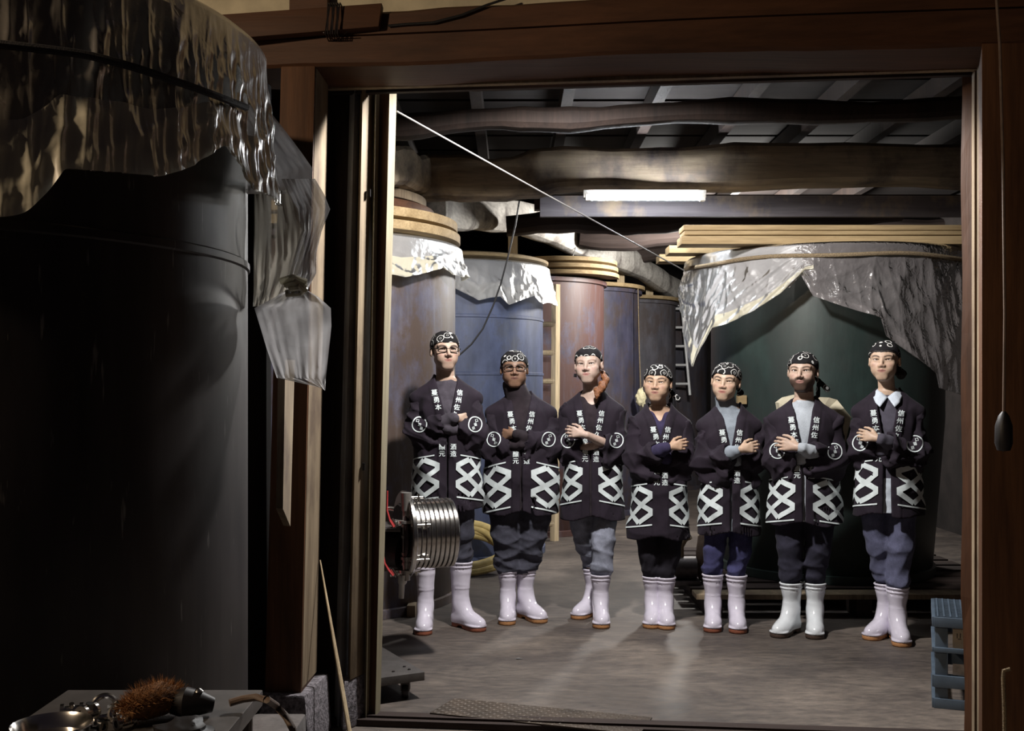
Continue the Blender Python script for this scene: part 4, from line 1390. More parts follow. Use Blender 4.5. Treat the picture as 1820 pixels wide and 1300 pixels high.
def glyph(ch):
    """outline of one character as triangles, about 1 unit high and centred"""
    if ch in _glyph:
        return _glyph[ch]
    cu = bpy.data.curves.new('glyph', 'FONT')
    cu.body = ch
    cu.size = 1.0
    cu.resolution_u = 3
    o = bpy.data.objects.new('glyph', cu)
    COL.objects.link(o)
    dg = bpy.context.evaluated_depsgraph_get()
    me = bpy.data.meshes.new_from_object(o.evaluated_get(dg))
    bm = bmesh.new()
    bm.from_mesh(me)
    bmesh.ops.triangulate(bm, faces=bm.faces)
    bmesh.ops.subdivide_edges(bm, edges=[e for e in bm.edges if e.calc_length() > 0.4], cuts=1)
    bmesh.ops.triangulate(bm, faces=bm.faces)
    V = np.array([v.co for v in bm.verts])
    bm.verts.index_update()
    F = np.array([[v.index for v in f.verts] for f in bm.faces])
    bm.free()
    bpy.data.meshes.remove(me)
    bpy.data.objects.remove(o)
    bpy.data.curves.remove(cu)
    if len(V):
        V[:, :2] -= (V[:, :2].min(0) + V[:, :2].max(0)) / 2
        n = len(V)
        V = np.concatenate([V + np.array(q) for q in ((-.020, 0.008, 0), (.020, -0.008, 0), (0.0, .014, 0.0))])
        F = np.concatenate([F, F + n, F + 2 * n])
    _glyph[ch] = (V, F)
    return _glyph[ch]


def skin_mat():
    m, nt, bs = nodes_of('skin')
    at = nt.nodes.new('ShaderNodeAttribute')
    at.attribute_name = 'Col'
    v, f = noise_col(nt, (0.90, 0.88, 0.87), (1.06, 1.05, 1.05), 60)
    nt.links.new(mix(nt, at.outputs['Color'], v, 1.0, 'MULTIPLY'), bs.inputs['Base Color'])
    bs.inputs['Roughness'].default_value = 0.5
    bs.inputs['Subsurface Weight'].default_value = 0.12
    bs.inputs['Subsurface Radius'].default_value = (0.012, 0.004, 0.002)
    bs.inputs['Specular IOR Level'].default_value = 0.4
    return m


def cloth(name, c, rough=0.85, var=0.25, scale=14, weave=260):
    m, nt, bs = nodes_of(name)
    col, f = noise_col(nt, tuple(x * (1 - var) for x in c), tuple(min(1, x * (1 + var)) for x in c), scale)
    w2, f2 = noise_col(nt, (0.8, 0.8, 0.8), (1.15, 1.15, 1.15), weave)
    nt.links.new(mix(nt, col, w2, 0.8, 'MULTIPLY'), bs.inputs['Base Color'])
    bs.inputs['Roughness'].default_value = rough
    bs.inputs['Sheen Weight'].default_value = 0.02
    bs.inputs['Specular IOR Level'].default_value = 0.25
    bump(nt, bs, f2, 0.15, 0.002)
    return m


def scarf_mat():
    """black cotton printed with pale dotted rings"""
    m, nt, bs = nodes_of('black headscarf with pale rings')
    N, L = nt.nodes, nt.links
    tc = N.new('ShaderNodeTexCoord')
    nz = N.new('ShaderNodeTexNoise')
    nz.inputs['Scale'].default_value = 26
    sc = N.new('ShaderNodeMix'); sc.data_type = 'VECTOR'; sc.inputs[0].default_value = 0.012
    L.new(tc.outputs['Object'], nz.inputs['Vector'])
    L.new(tc.outputs['Object'], sc.inputs[4]); L.new(nz.outputs['Color'], sc.inputs[5])
    vo = N.new('ShaderNodeTexVoronoi')
    vo.inputs['Scale'].default_value = 19.0
    vo.inputs['Randomness'].default_value = 0.6
    L.new(sc.outputs[1], vo.inputs['Vector'])
    r = N.new('ShaderNodeValToRGB')
    e = r.color_ramp.elements
    e[0].position, e[0].color = 0.0, (0.012, 0.010, 0.014, 1)
    e[1].position, e[1].color = 1.0, (0.012, 0.010, 0.014, 1)
    for p, c in ((0.10, 0.012), (0.115, 0.35), (0.145, 0.35), (0.16, 0.012), (0.385, 0.012), (0.40, 0.62), (0.445, 0.62), (0.46, 0.012)):
        x = e.new(p)
        x.color = (c, c * 0.98, c * 0.96, 1)
    L.new(vo.outputs['Distance'], r.inputs['Fac'])
    L.new(r.outputs['Color'], bs.inputs['Base Color'])
    bs.inputs['Specular IOR Level'].default_value = 0.15
    bs.inputs['Roughness'].default_value = 0.9
    return m


PM = {
    'skin': skin_mat(),
    'coat': cloth('black cotton coat', (0.0145, 0.0095, 0.0165), 0.85, 0.2, 10),
    'print': plain('white dye print', (0.60, 0.66, 0.67), 0.8, 0, 0.12, 25),
    'scarf': scarf_mat(),
    'boot': plain('glossy white rubber', (0.66, 0.62, 0.72), 0.16, 0, 0.05, 8, coat=0.6),
    'boot_white': plain('glossy cool white rubber', (0.72, 0.75, 0.78), 0.16, 0, 0.05, 8, coat=0.6),
    'sole_orange': plain('orange gum sole', (0.42, 0.20, 0.08), 0.6, 0, 0.15, 20),
    'sole_red': plain('red brown gum sole', (0.24, 0.075, 0.04), 0.6, 0, 0.15, 20),
    'sole_dark': plain('dark brown gum sole', (0.06, 0.035, 0.025), 0.6, 0, 0.15, 20),
    'eye': None,
    'hair': plain('dark hair', (0.016, 0.010, 0.008), 0.5, 0, 0.5, 160, bmp=0.6),
    'red_hair': plain('copper hair', (0.20, 0.075, 0.028), 0.45, 0, 0.5, 120, bmp=0.8),
    'brown_hair': plain('brown hair', (0.05, 0.026, 0.015), 0.5, 0, 0.5, 160, bmp=0.6),
    'frame': plain('black spectacle frame', (0.008, 0.007, 0.008), 0.7, 0, 0.1, 20, spec=0.1),
    'jet': plain('black stone', (0.01, 0.01, 0.012), 0.25),
}


def eye_mat():
    m, nt, bs = nodes_of('eye')
    N, L = nt.nodes, nt.links
    tc = N.new('ShaderNodeTexCoord')
    sp = N.new('ShaderNodeSeparateXYZ')
    L.new(tc.outputs['Object'], sp.inputs[0])
    mp = N.new('ShaderNodeMath'); mp.operation = 'MULTIPLY'; mp.inputs[1].default_value = -40.0
    L.new(sp.outputs['Y'], mp.inputs[0])
    r = N.new('ShaderNodeValToRGB')
    e = r.color_ramp.elements
    e[0].position, e[0].color = 0.0, (0.62, 0.57, 0.54, 1)
    e[1].position, e[1].color = 1.0, (0.006, 0.005, 0.005, 1)
    for p, c in ((0.42, (0.60, 0.55, 0.52, 1)), (0.435, (0.03, 0.016, 0.010, 1)), (0.475, (0.035, 0.018, 0.011, 1)), (0.485, (0.006, 0.005, 0.005, 1))):
        x = e.new(p)
        x.color = c
    L.new(mp.outputs[0], r.inputs[0])
    L.new(r.outputs[0], bs.inputs['Base Color'])
    bs.inputs['Roughness'].default_value = 0.12
    return m


PM['eye'] = eye_mat()
_bm = bmesh.new()
bmesh.ops.create_uvsphere(_bm, u_segments=20, v_segments=14, radius=0.0122)
EYE_V = np.array([v.co for v in _bm.verts])
_bm.verts.index_update()
EYE_F = [[v.index for v in f.verts] for f in _bm.faces]
_bm.free()


def project(bvh, pts, mode='front', off=0.003):
    """lays flat artwork on cloth: (x, z) from the front, or (angle, z) from all around"""
    out = np.zeros((len(pts), 3))
    ok = np.ones(len(pts), bool)
    for i, (u, z) in enumerate(pts):
        if mode == 'front':
            o, d = Vector((u, -1.0, z)), Vector((0, 1, 0))
        else:
            d = Vector((-math.sin(u), math.cos(u), 0))
            o = Vector((0, 0, z)) - d * 0.8
        h, nn, ix, ds = bvh.ray_cast(o, d)
        if h is None:
            ok[i] = False
            continue
        out[i] = h - d * off
    return out, ok


def strip2d(path, wdt, step=0.011):
    """a band of even width along a 2D path, mitred, cut into short quads"""
    p = np.array(path, float)
    V, F = [], []
    nrm = []
    for i in range(len(p)):
        t0 = unit(p[i] - p[i - 1]) if i > 0 else None
        t1 = unit(p[i + 1] - p[i]) if i < len(p) - 1 else None
        if t0 is None:
            n = np.array([-t1[1], t1[0]])
        elif t1 is None:
            n = np.array([-t0[1], t0[0]])
        else:
            b = unit(np.array([-t0[1], t0[0]]) + np.array([-t1[1], t1[0]]))
            n = b / max(0.45, b @ np.array([-t1[1], t1[0]]))
        nrm.append(n)
    A, B = [], []
    for i in range(len(p) - 1):
        m = max(1, int(np.linalg.norm(p[i + 1] - p[i]) / step))
        for j in range(m + (i == len(p) - 2)):
            t = j / m
            c, n = p[i] * (1 - t) + p[i + 1] * t, nrm[i] * (1 - t) + nrm[i + 1] * t
            A.append(c - n * wdt / 2)
            B.append(c + n * wdt / 2)
    nw = max(1, int(wdt / step))
    for a, b in zip(A, B):
        for q in range(nw + 1):
            V.append(a + (b - a) * q / nw)
    for i in range(len(A) - 1):
        for q in range(nw):
            k = i * (nw + 1) + q
            F.append((k, k + 1, k + nw + 2, k + nw + 1))
    return np.array(V), F


def place_art(name, items, bvh, mode, mat, parent, off=0.003):
    """items: list of (V2d, faces) in the mapped plane"""
    AV, AF, b = [], [], 0
    for V2, F in items:
        out, ok = project(bvh, V2, mode, off)
        for f in F:
            if all(ok[i] for i in f):
                # drop faces torn over a step in the cloth
                q = out[list(f)]
                if np.ptp(q[:, 1]) < 0.05 or mode != 'front':
                    AF.append([i + b for i in f] if len(f) == 4 else [f[0] + b, f[1] + b, f[2] + b, f[2] + b])
        AV.append(out)
        b += len(out)
    if not AF:
        return None
    me = bpy.data.meshes.new(name)
    me.from_pydata([tuple(v) for v in np.concatenate(AV)], [], [list(dict.fromkeys(f)) for f in AF])
    me.update()
    return link(name, me, mat, parent, True)


def text_items(chars, pts, size, rot=0.0):
    out = []
    for ch, (x, z) in zip(chars, pts):
        V, F = glyph(ch)
        if len(V) == 0:
            continue
        c, s_ = math.cos(rot), math.sin(rot)
        q = V[:, :2] * size
        out.append((np.c_[q[:, 0] * c - q[:, 1] * s_ + x, q[:, 0] * s_ + q[:, 1] * c + z], F))
    return out


# ------------------------------------------------------------------ rubber boots: one mesh for the boot, one for the sole
def boot_meshes(h):
    g = rng_grid((-0.085, -0.24, -0.01), (0.085, 0.12, h + 0.02), 0.0055)
    sec = [(0.03, 0, 0.022, 0.042, 0.055), (0.08, 0, 0.018, 0.043, 0.058), (0.13, 0, 0.014, 0.044, 0.056), (0.20, 0, 0.014, 0.050, 0.060),
           (h * 0.8, 0, 0.010, 0.059, 0.068), (h, 0, 0.006, 0.064, 0.073)]
    wr = wrinkle(5, 26, 0.0022, 4, 1.6)
    g.put(loft_fn(sec, wr=wr), (-0.09, -0.1, 0), (0.09, 0.12, h + 0.02))
    g.cap((0, 0.0, 0.13), (0, -0.075, 0.068), 0.040, 0.040, 0.05)
    g.cap((0, 0.03, 0.05), (0.002, -0.10, 0.048), 0.044, 0.046, 0.03)
    g.ell((0.003, -0.135, 0.042), (0.048, 0.072, 0.046), 0.03)
    for zz, rr in ((h - 0.006, 0.0055), (h - 0.030, 0.0042), (h * 0.60, 0.0026)):
        p = loft_fn(sec).par(np.array([zz]))

        def ring(X, Y, Z, zz=zz, rr=rr, p=p):
            r = np.sqrt(((X - p[0]) / p[2]) ** 2 + ((Y - p[1]) / p[3]) ** 2)
            return np.sqrt(((r - 1) * p[2]) ** 2 + (Z - zz) ** 2) - rr
        if rr < 0.003:
            g.put(lambda X, Y, Z, ring=ring: np.maximum(ring(X, Y, Z), Y + 0.0), (-0.09, -0.1, zz - 0.02), (0.09, 0.1, zz + 0.02), 0.004)
        else:
            g.put(ring, (-0.09, -0.1, zz - 0.02), (0.09, 0.1, zz + 0.02), 0.004)

    def foot2d(X, Y, grow):
        t = np.clip((0.045 - Y) / 0.19, 0, 1)
        return np.sqrt((X - 0.003 * t) ** 2 + (Y - (0.028 - 0.172 * t) * 1.0) ** 2 * np.where((t <= 0) | (t >= 1), 1, 0) + 0 * Y) - (0.040 + 0.013 * np.sin(t * PI * 0.62) + grow)

    def foot2(X, Y, grow):
        a, b = 0.030, -0.150
        t = np.clip((a - Y) / (a - b), 0, 1)
        yy = a + (b - a) * t
        r = 0.043 + 0.010 * t ** 1.5 - 0.006 * np.sin(PI * np.clip(t * 1.4, 0, 1))
        return np.sqrt(X ** 2 + (Y - yy) ** 2) - r - grow
    g.put(lambda X, Y, Z: np.maximum(foot2(X, Y, 0.004), np.abs(Z - 0.032) - 0.006), (-0.09, -0.23, 0.01), (0.09, 0.11, 0.06), 0.003)
    g.put(lambda X, Y, Z: np.maximum(Z - 0.026, -10 + 0 * X + 0 * Y), (-1, -1, -1), (1, 1, 0.05), 0, 's')
    inner = loft_fn(sec, off=0.007, z0=h - 0.05, z1=h + 1)
    g.put(inner, (-0.09, -0.1, h - 0.06), (0.09, 0.12, h + 0.03), 0, 's')
    V, F = g.mesh()
    g2 = rng_grid((-0.08, -0.23, -0.012), (0.08, 0.11, 0.05), 0.006)
    g2.put(lambda X, Y, Z: np.maximum(foot2(X, Y, 0.001), np.abs(Z - 0.0145) - 0.0145), (-1, -1, -1), (1, 1, 1))
    g2.put(lambda X, Y, Z: np.maximum(np.maximum(np.abs(Y - 0.0 + 0.055 - 0.03) - 0.022, Z - 0.014), np.abs(X) - 1), (-1, -1, -1), (1, 1, 1), 0.004, 's')
    V2, F2 = g2.mesh()
    V2[:, 2] = np.maximum(V2[:, 2], 0.0)
    return (V, F), (V2, F2)


_boots = {}


def make_boot(h, pos, rz, mirror, mat, sole, parent):
    k = round(h, 2)
    if k not in _boots:
        _boots[k] = boot_meshes(k)
    (V, F), (V2, F2) = _boots[k]
    key = ('m', k, mat.name)
    if key not in _boots:
        o = np_mesh('boot', V, F, mat, None)
        _boots[key] = o.data
    else:
        o = link('boot', _boots[key], [], None)
    key = ('s', k, sole.name)
    if key not in _boots:
        s_ = np_mesh('sole', V2, F2, sole, None)
        _boots[key] = s_.data
    else:
        s_ = link('sole', _boots[key], [], None)
    o.parent = parent
    o.location = pos
    o.rotation_euler = (0, 0, rz)
    s_.parent = o
    return o


# ------------------------------------------------------------------ a person
def X_of(px, Y):
    return (px - 910) * Y / FPX


def person(sp):
    yaw = sp.get('yaw', 0.0)
    # the ankles stand 20 cm behind the toes, and the trunk stands over the ankles
    Y = sum(CAMZ * FPX / (f[1] - HOR) + 0.20 * math.cos(f[2] + yaw) for f in sp['feet']) / 2
    X = X_of(sp['px'], Y)
    root = empty('person', (X, Y, 0), yaw, sp['label'], 'person', 'people in black coats and white boots')
    mm = Y / FPX
    cz = CAMZ - (sp['chin'][1] - HOR) * mm                       # chin height
    ca, sa = math.cos(-yaw), math.sin(-yaw)

    def loc(px, Yw, z):
        x, y = (px - 910) * Yw / FPX - X, Yw - Y
        return np.array([x * ca - y * sa, x * sa + y * ca, z])
    hs = sp.get('hs', 0.95)                                      # head scale
    hx = loc(sp['chin'][0], Y - 0.02, 0)[0]
    HC = np.array([hx, sp.get('hy', -0.025), cz + 0.118 * hs])    # head centre
    hyaw = sp.get('hyaw', 0.0)
    HR = rotz(hyaw) @ rotx(sp.get('hpitch', 0.0)) @ roty(sp.get('hroll', 0.0))

    hv = hs * np.array((sp.get('hw', 1.14), 1.06, 1.0))

    def hp(*q):
        return HC + HR @ (np.array(q, float) * hv)
    zs = cz - sp.get('neck', 0.150)                               # shoulder joint
    sw = sp.get('sw', 0.180)
    k = sw / 0.180
    bx = sp.get('bx', 0.0)                                        # trunk centre
    ze = zs - sp.get('ua', 0.265)                                 # elbow height
    T = sp.get('top', 1)                                          # which forearm lies on top (+1: picture right)
    zh = sp['hem']
    bulk = sp.get('bulk', 1.0)
    # arms: shoulder, elbow, wrist, direction of the hand
    el = sp.get('el', 0.178) * k
    arms = {}
    cr = sp.get('cross', 0.085)
    for s in (1, -1):
        S = np.array([bx + s * sw * 0.97, 0.005, zs - 0.022])
        E = np.array([bx + s * el, -0.055, ze])
        if s == T:
            Wr = np.array([bx - s * 0.035, (-0.165 if sp.get('tuck') else -0.222) * bulk, ze + cr])
            Hd = np.array([-s * 0.15, 0.120, -0.01]) if sp.get('tuck') else np.array([-s * 0.15, 0.025, 0.03])
        else:
            Wr = np.array([bx - s * 0.005, -0.150 * bulk, ze + cr * 0.28])
            Hd = np.array([-s * 0.15, 0.075, 0.03])
        arms[s] = (S, E, Wr, Hd)

    # ---- body: one surface with head, neck, trunk, arms, hands and legs
    h = 0.0042
    xs = np.arange(bx - 0.36, bx + 0.36, h)
    ys = np.arange(-0.32, 0.20, h)
    top = HC[2] + 0.15
    zsm = np.concatenate([np.arange(0.08, zh - 0.05, 0.03), np.arange(zh - 0.05, ze - 0.12, 0.014), np.arange(ze - 0.12, ze + 0.20, 0.0045),
                          np.arange(ze + 0.20, cz - 0.04, 0.009), np.arange(cz - 0.04, top, 0.0031)])
    g = Grid(xs, ys, zsm)
    sec = [(zh + 0.03, bx, 0.005, 0.12 * k, 0.080), (zh + 0.10, bx, 0.0, 0.13 * k * bulk, 0.090 * bulk), (ze, bx, 0.0, 0.140 * k * bulk, 0.096 * bulk),
           (zs - 0.10, bx, -0.004, 0.145 * k, 0.098), (zs, bx, 0.0, 0.125 * k, 0.078), (zs + 0.045, bx, 0.01, 0.078 * k, 0.055), (zs + 0.09, bx, 0.012, 0.058, 0.056)]
    g.put(loft_fn(sec), (-1, -1, zh), (1, 1, zs + 0.1))
    nr = sp.get('nr', 0.054)
    g.cap((bx, 0.012, zs + 0.03), HC + HR @ np.array([0, 0.018, -0.045]), nr + 0.004, nr, 0.03)
    for s in (1, -1):
        S, E, Wr, Hd = arms[s]
        S2 = S + np.array([-s * 0.03, 0.004, -0.016])
        g.cap((bx + s * 0.05, 0.012, zs + 0.035), S2, 0.038, 0.036, 0.03)
        g.cap(S2, E, 0.036, 0.034, 0.02)
        g.cap(E, Wr, 0.036, 0.025 * sp.get('hand', 1.0), 0.015)
        pn = unit(np.array([0, 1.0, -0.15])) if s == T else unit(np.array([0, 1.0, 0.1]))
        add_hand(g, Wr + unit(Hd) * 0.012, Hd, pn, s, sp.get('hand', 1.0) * 0.97, (0.35, 0.55, 0.4) if s == T else (0.15, 0.2, 0.15))
    feet = []
    for (px, py, rz) in sp['feet']:
        Yf = CAMZ * FPX / (py - HOR)                              # where the toe meets the floor
        rr = rz + yaw
        wx, wy = (px - 910) * Yf / FPX - 0.20 * math.sin(rr), Yf + 0.20 * math.cos(rr)
        q = np.array([wx - X, wy - Y])
        feet.append((np.array([q[0] * ca - q[1] * sa, q[0] * sa + q[1] * ca, 0.0]), rz))
    bh = sp['boot']
    for s, (f, rz) in zip((-1, 1), feet):
        hip = np.array([bx + s * 0.085 * k, 0.01, zh + 0.05])
        knee = (hip + f + np.array([0, 0.006, bh])) / 2 + np.array([s * 0.004, -0.018, 0])
        g.cap(hip, knee, 0.060, 0.048, 0.02)
        g.cap(knee, f + np.array([0, 0.006, bh - 0.02]), 0.046, 0.040, 0.01)
        g.cap(f + np.array([0, 0.006, bh - 0.02]), f + np.array([0, 0.006, 0.12]), 0.040, 0.034, 0.01)
    # head
    def hcap(a, b, ra, rb, kk=0.0, op='u'):
        g.cap(hp(*a), hp(*b), ra * hs * 1.05, rb * hs * 1.05, kk * hs, op)

    def hell(c, r, kk=0.0, op='u', R=None):
        g.ell(hp(*c), np.array(r) * hv, kk * hs, op, HR if R is None else HR @ R)
    fw = sp.get('fw', 1.0)                                         # face width
    jaw = sp.get('jaw', 1.0)
    hell((0, 0.012, 0.035), (0.076, 0.096, 0.086))
    hell((0, -0.030, -0.030), (0.060 * fw, 0.061, 0.084), 0.03)
    for s in (1, -1):
        hcap((s * 0.046 * fw * jaw, 0.002, -0.056), (s * 0.015 * jaw, -0.064, -0.097), 0.016, 0.0165, 0.035)
        hell((s * 0.036 * fw, -0.050, -0.046), (0.024, 0.030, 0.032), 0.03)
        hell((s * 0.042 * fw, -0.062, -0.020), (0.020, 0.019, 0.017), 0.022)
        hcap((s * 0.046, -0.066, 0.029), (s * 0.010, -0.080, 0.027), 0.009, 0.010, 0.014)
        # ear
        hell((s * 0.077, 0.014, -0.006), (0.010, 0.019, 0.031), 0.006, 'u', rotz(s * 0.35))
        hell((s * 0.086, 0.008, -0.003), (0.006, 0.010, 0.018), 0.005, 's', rotz(s * 0.35))
    hcap((-0.014 * jaw, -0.070, -0.102), (0.014 * jaw, -0.070, -0.102), 0.0155, 0.0155, 0.02)
    # eyelids with an almond opening
    eo = sp.get('eye', 0.0052)
    for s in (1, -1):
        hell((s * 0.0315, -0.0705, 0.008), (0.0150, 0.0150, 0.0145), 0.012)
        hell((s * 0.0315, -0.086, 0.0078), (0.0142, 0.020, eo), 0.0015, 's', roty(-s * sp.get('tilt', 0.06)))
    # nose
    nl = sp.get('nose', 1.0)
    hcap((0, -0.081, 0.022), (0, -0.094 - 0.014 * nl, -0.026), 0.0075, 0.0098, 0.012)
    for s in (1, -1):
        hell((s * 0.0115 * sp.get('nw', 1.0), -0.094 - 0.004 * nl, -0.0305), (0.0082, 0.0115, 0.0078), 0.008)
    # mouth
    lp = sp.get('lip', 1.0)
    hell((0, -0.078, -0.060), (0.030, 0.017, 0.022), 0.032)
    hcap((-0.018, -0.0905, -0.0570), (0.0, -0.0965, -0.0545), 0.0048 * lp, 0.0062 * lp, 0.005)
    hcap((0.018, -0.0905, -0.0570), (0.0, -0.0965, -0.0545), 0.0048 * lp, 0.0062 * lp, 0.005)
    hcap((-0.015, -0.0895, -0.0665), (0.015, -0.0895, -0.0665), 0.0062 * lp, 0.0062 * lp, 0.006)
    V, F = g.mesh()
    # pigment: lips, brows, lash line, beard; mouth crease shade painted in too
    q = ((V - HC) @ HR) / hv
    col = np.tile(np.array(sp['skin']), (len(V), 1))
    x, y, z = q[:, 0], q[:, 1], q[:, 2]
    ax = np.abs(x)
    face = (y < -0.02) & (z > -0.13) & (z < 0.13) & (ax < 0.09)

    def blend(m, c):
        col[:] = col * (1 - m[:, None]) + np.array(c) * m[:, None]

    def sm(v, a, b):
        return np.clip((v - a) / (b - a), 0, 1)
    blend(face * 0.35 * np.exp(-(((ax - 0.040) / 0.016) ** 2 + ((z + 0.025) / 0.016) ** 2)), sp['lipc'])
    blend(face * 0.30 * np.exp(-((x / 0.014) ** 2 + ((z + 0.028) / 0.012) ** 2)), sp['lipc'])
    if 'beard' in sp:
        bm_ = face * sm(-z, 0.036, 0.052) * sm(y, -0.13, -0.12) * sp['beard']
        bm_ = np.maximum(bm_, (y < 0.03) * sm(-z, 0.045, 0.07) * (z > -0.125) * (ax < 0.09) * sp['beard'] * sm(-y, -0.03, 0.0))
        bm_ = np.maximum(bm_, face * (np.abs(z + 0.047) < 0.006) * (ax < 0.028) * sp['beard'])
        blend(np.clip(bm_, 0, 1), sp.get('beardc', (0.03, 0.017, 0.012)))
    lip = face * (y < -0.078) * np.clip(1.6 * (1 - ((x / 0.0245) ** 2 + ((z + 0.0608) / (0.0118 * lp)) ** 2)), 0, 1)
    blend(lip * 0.9, sp['lipc'])
    blend(face * (y < -0.075) * (ax < 0.024) * np.exp(-((z + 0.0612 - 0.002 * (ax / 0.02) ** 2) / 0.0016) ** 2) * 0.85, tuple(c * 0.25 for c in sp['lipc']))  # shade of the crease between the lips, painted as a dark line
    bz = 0.0275 + sp.get('browz', 0.0) + 0.007 * (1 - ((ax - 0.036) / 0.022) ** 2)
    brow = face * (y < -0.05) * sm(ax, 0.010, 0.015) * sm(-ax, -0.056, -0.046) * np.exp(-((z - bz + 0.003) / sp.get('broww', 0.0042)) ** 2)
    blend(np.clip(brow * 1.25, 0, sp.get('browk', 0.92)), sp.get('browc', (0.02, 0.012, 0.010)))
    er = np.sqrt(((ax - 0.0315) / 0.0150) ** 2 + ((z - 0.0085) / (eo + 0.0014)) ** 2)
    blend(face * (y < -0.06) * np.exp(-((er - 1.0) / 0.22) ** 2) * np.where(z > 0.0075, 0.85, 0.40), (0.025, 0.016, 0.014))
    body = np_mesh('body', V, F, PM['skin'], root, True, None, col)
    for s in (1, -1):
        me = bpy.data.meshes.new('eye')
        me.from_pydata([tuple(v) for v in EYE_V * hs], [], EYE_F)
        e = link('eye', me, PM['eye'], body, True)
        e.location = hp(s * 0.0315, -0.0705, 0.008)
        gz = sp.get('gaze', 0.0)
        e.rotation_euler = (0, 0, hyaw * 0.3 + gz)

    # ---- coat trunk
    hc = 0.0075
    cs = [(zh - 0.01, bx, 0.0, sp.get('hemw', 0.225) * k, 0.165 * bulk), (zh + 0.10, bx, 0.0, 0.212 * k * bulk, 0.155 * bulk), (ze - 0.04, bx, 0.0, 0.195 * k * bulk, 0.148 * bulk),
          (ze + 0.06, bx, -0.002, 0.185 * k * bulk, 0.142 * bulk), (zs - 0.09, bx, -0.004, 0.192 * k, 0.138), (zs, bx, 0.0, 0.176 * k, 0.114),
          (zs + 0.045, bx, 0.008, 0.105 * k, 0.085), (zs + 0.085, bx, 0.016, 0.070, 0.068), (zs + 0.115, bx, 0.022, 0.064, 0.062)]
    wrc = wrinkle(sp['seed'], 12, 0.015, 6, 0.35)
    cfn = loft_fn(cs, wr=wrc)
    gap, zv = sp.get('gap', 0.005), ze + sp.get('zv', 0.06)

    def edge(Z):
        return np.interp(Z, [zh, ze - 0.02, zv, zs + 0.03, zs + 0.075, zs + 0.12], [sp.get('gaph', gap), gap, gap, sp.get('vn', 0.052), 0.064, 0.068])
    slant = sp.get('slant', 0.0)                                   # trunk turned: opening off centre

    def coat(X_, Y_, Z_):
        d = cfn(X_, Y_, Z_)
        for s in (1, -1):
            pass
        e = edge(Z_)
        xx = np.abs(X_ - bx - slant)
        band = np.clip((xx - e + 0.006) / 0.004, 0, 1) * np.clip((e + 0.056 - xx) / 0.006, 0, 1) * (Y_ < 0.03)
        return d - 0.007 * band
    g = rng_grid((bx - 0.40, -0.26, zh - 0.03), (bx + 0.40, 0.24, zs + 0.16), hc)
    g.put(coat, (-2, -2, -2), (3, 3, 3))
    for s in (1, -1):
        g.cap((bx + s * 0.065, 0.012, zs + 0.042), arms[s][0] + np.array([0, 0, -0.006]), 0.050, 0.050, 0.04)
    # hem: slightly lower at the sides, hollow below
    g.put(lambda X_, Y_, Z_: Z_ - (zh + 0.012 * np.sin(X_ * 23 + sp['seed']) - sp.get('droop', 0.10) * np.abs(X_ - bx) + 0.012), (-2, -2, -2), (3, 3, zh + 0.1), 0, 's')
    g.put(loft_fn(cs, off=0.014, z1=zh + 0.10), (-2, -2, -2), (3, 3, zh + 0.12), 0, 's')
    # neck and front opening
    g.cap((bx, 0.0, zs + 0.045), (bx, 0.0, zs + 0.25), 0.060, 0.064, 0.006, 's')
    g.put(lambda X_, Y_, Z_: np.maximum(np.maximum(np.abs(X_ - bx - slant) - edge(Z_), Y_ - 0.0), -10), (bx - 0.12, -0.3, zh - 0.05), (bx + 0.12, 0.02, zs + 0.2), 0.004, 's')
    CV, CF = g.mesh()
    coat_o = np_mesh('happi_coat', CV, CF, PM['coat'], root)
    bvh = BVHTree.FromPolygons([tuple(v) for v in CV], [tuple(f) for f in CF])

    # ---- sleeves
    for s in (1, -1):
        S, E, Wr, Hd = arms[s]
        fa = unit(Wr - E)
        fl = np.linalg.norm(Wr - E)
        Mx = E + fa * fl * (sp.get('slv', 0.70) if s == T else 0.62)
        g = rng_grid((min(S[0], E[0], Mx[0]) - 0.16, -0.34, ze - 0.24), (max(S[0], E[0], Mx[0]) + 0.16, 0.16, zs + 0.10), 0.0075)
        g.cap(S + np.array([-s * 0.006, 0.003, -0.012]), E, 0.0535, 0.066 * bulk, 0.03)
        g.cap(E, Mx, 0.066, 0.064, 0.04)
        dr = sp.get('drop', 0.105)
        g.cap(E + np.array([-s * 0.02, 0.0, -dr * 0.75]), Mx + np.array([s * 0.0, 0.01, -dr]), 0.048, 0.044, 0.05)
        wr_ = wrinkle(sp['seed'] * 3 + s + 7, 21, 0.027, 6, 0.8)
        g.F += wr_(g.xs[:, None, None], g.ys[None, :, None], g.zs[None, None, :]).astype(np.float32)
        cutp = Mx + fa * 0.035
        sl_n = unit(fa + np.array([s * 0.0, 0, 0.25]))

        def half(X_, Y_, Z_):
            return -((X_ - cutp[0]) * sl_n[0] + (Y_ - cutp[1]) * sl_n[1] + (Z_ - cutp[2]) * sl_n[2])
        g.put(half, (-3, -3, -3), (3, 3, 3), 0.004, 's')
        # the open mouth of the sleeve
        g.cap(Mx - fa * 0.06, Mx + fa * 0.12, 0.036, 0.056, 0.01, 's')
        g.cap(Mx + np.array([0, 0.01, -dr * 0.9]) - fa * 0.05, Mx + np.array([0, 0.01, -dr]) + fa * 0.12, 0.014, 0.024, 0.03, 's')
        SV, SF = g.mesh()
        sl = np_mesh('sleeve', SV, SF, PM['coat'], coat_o)
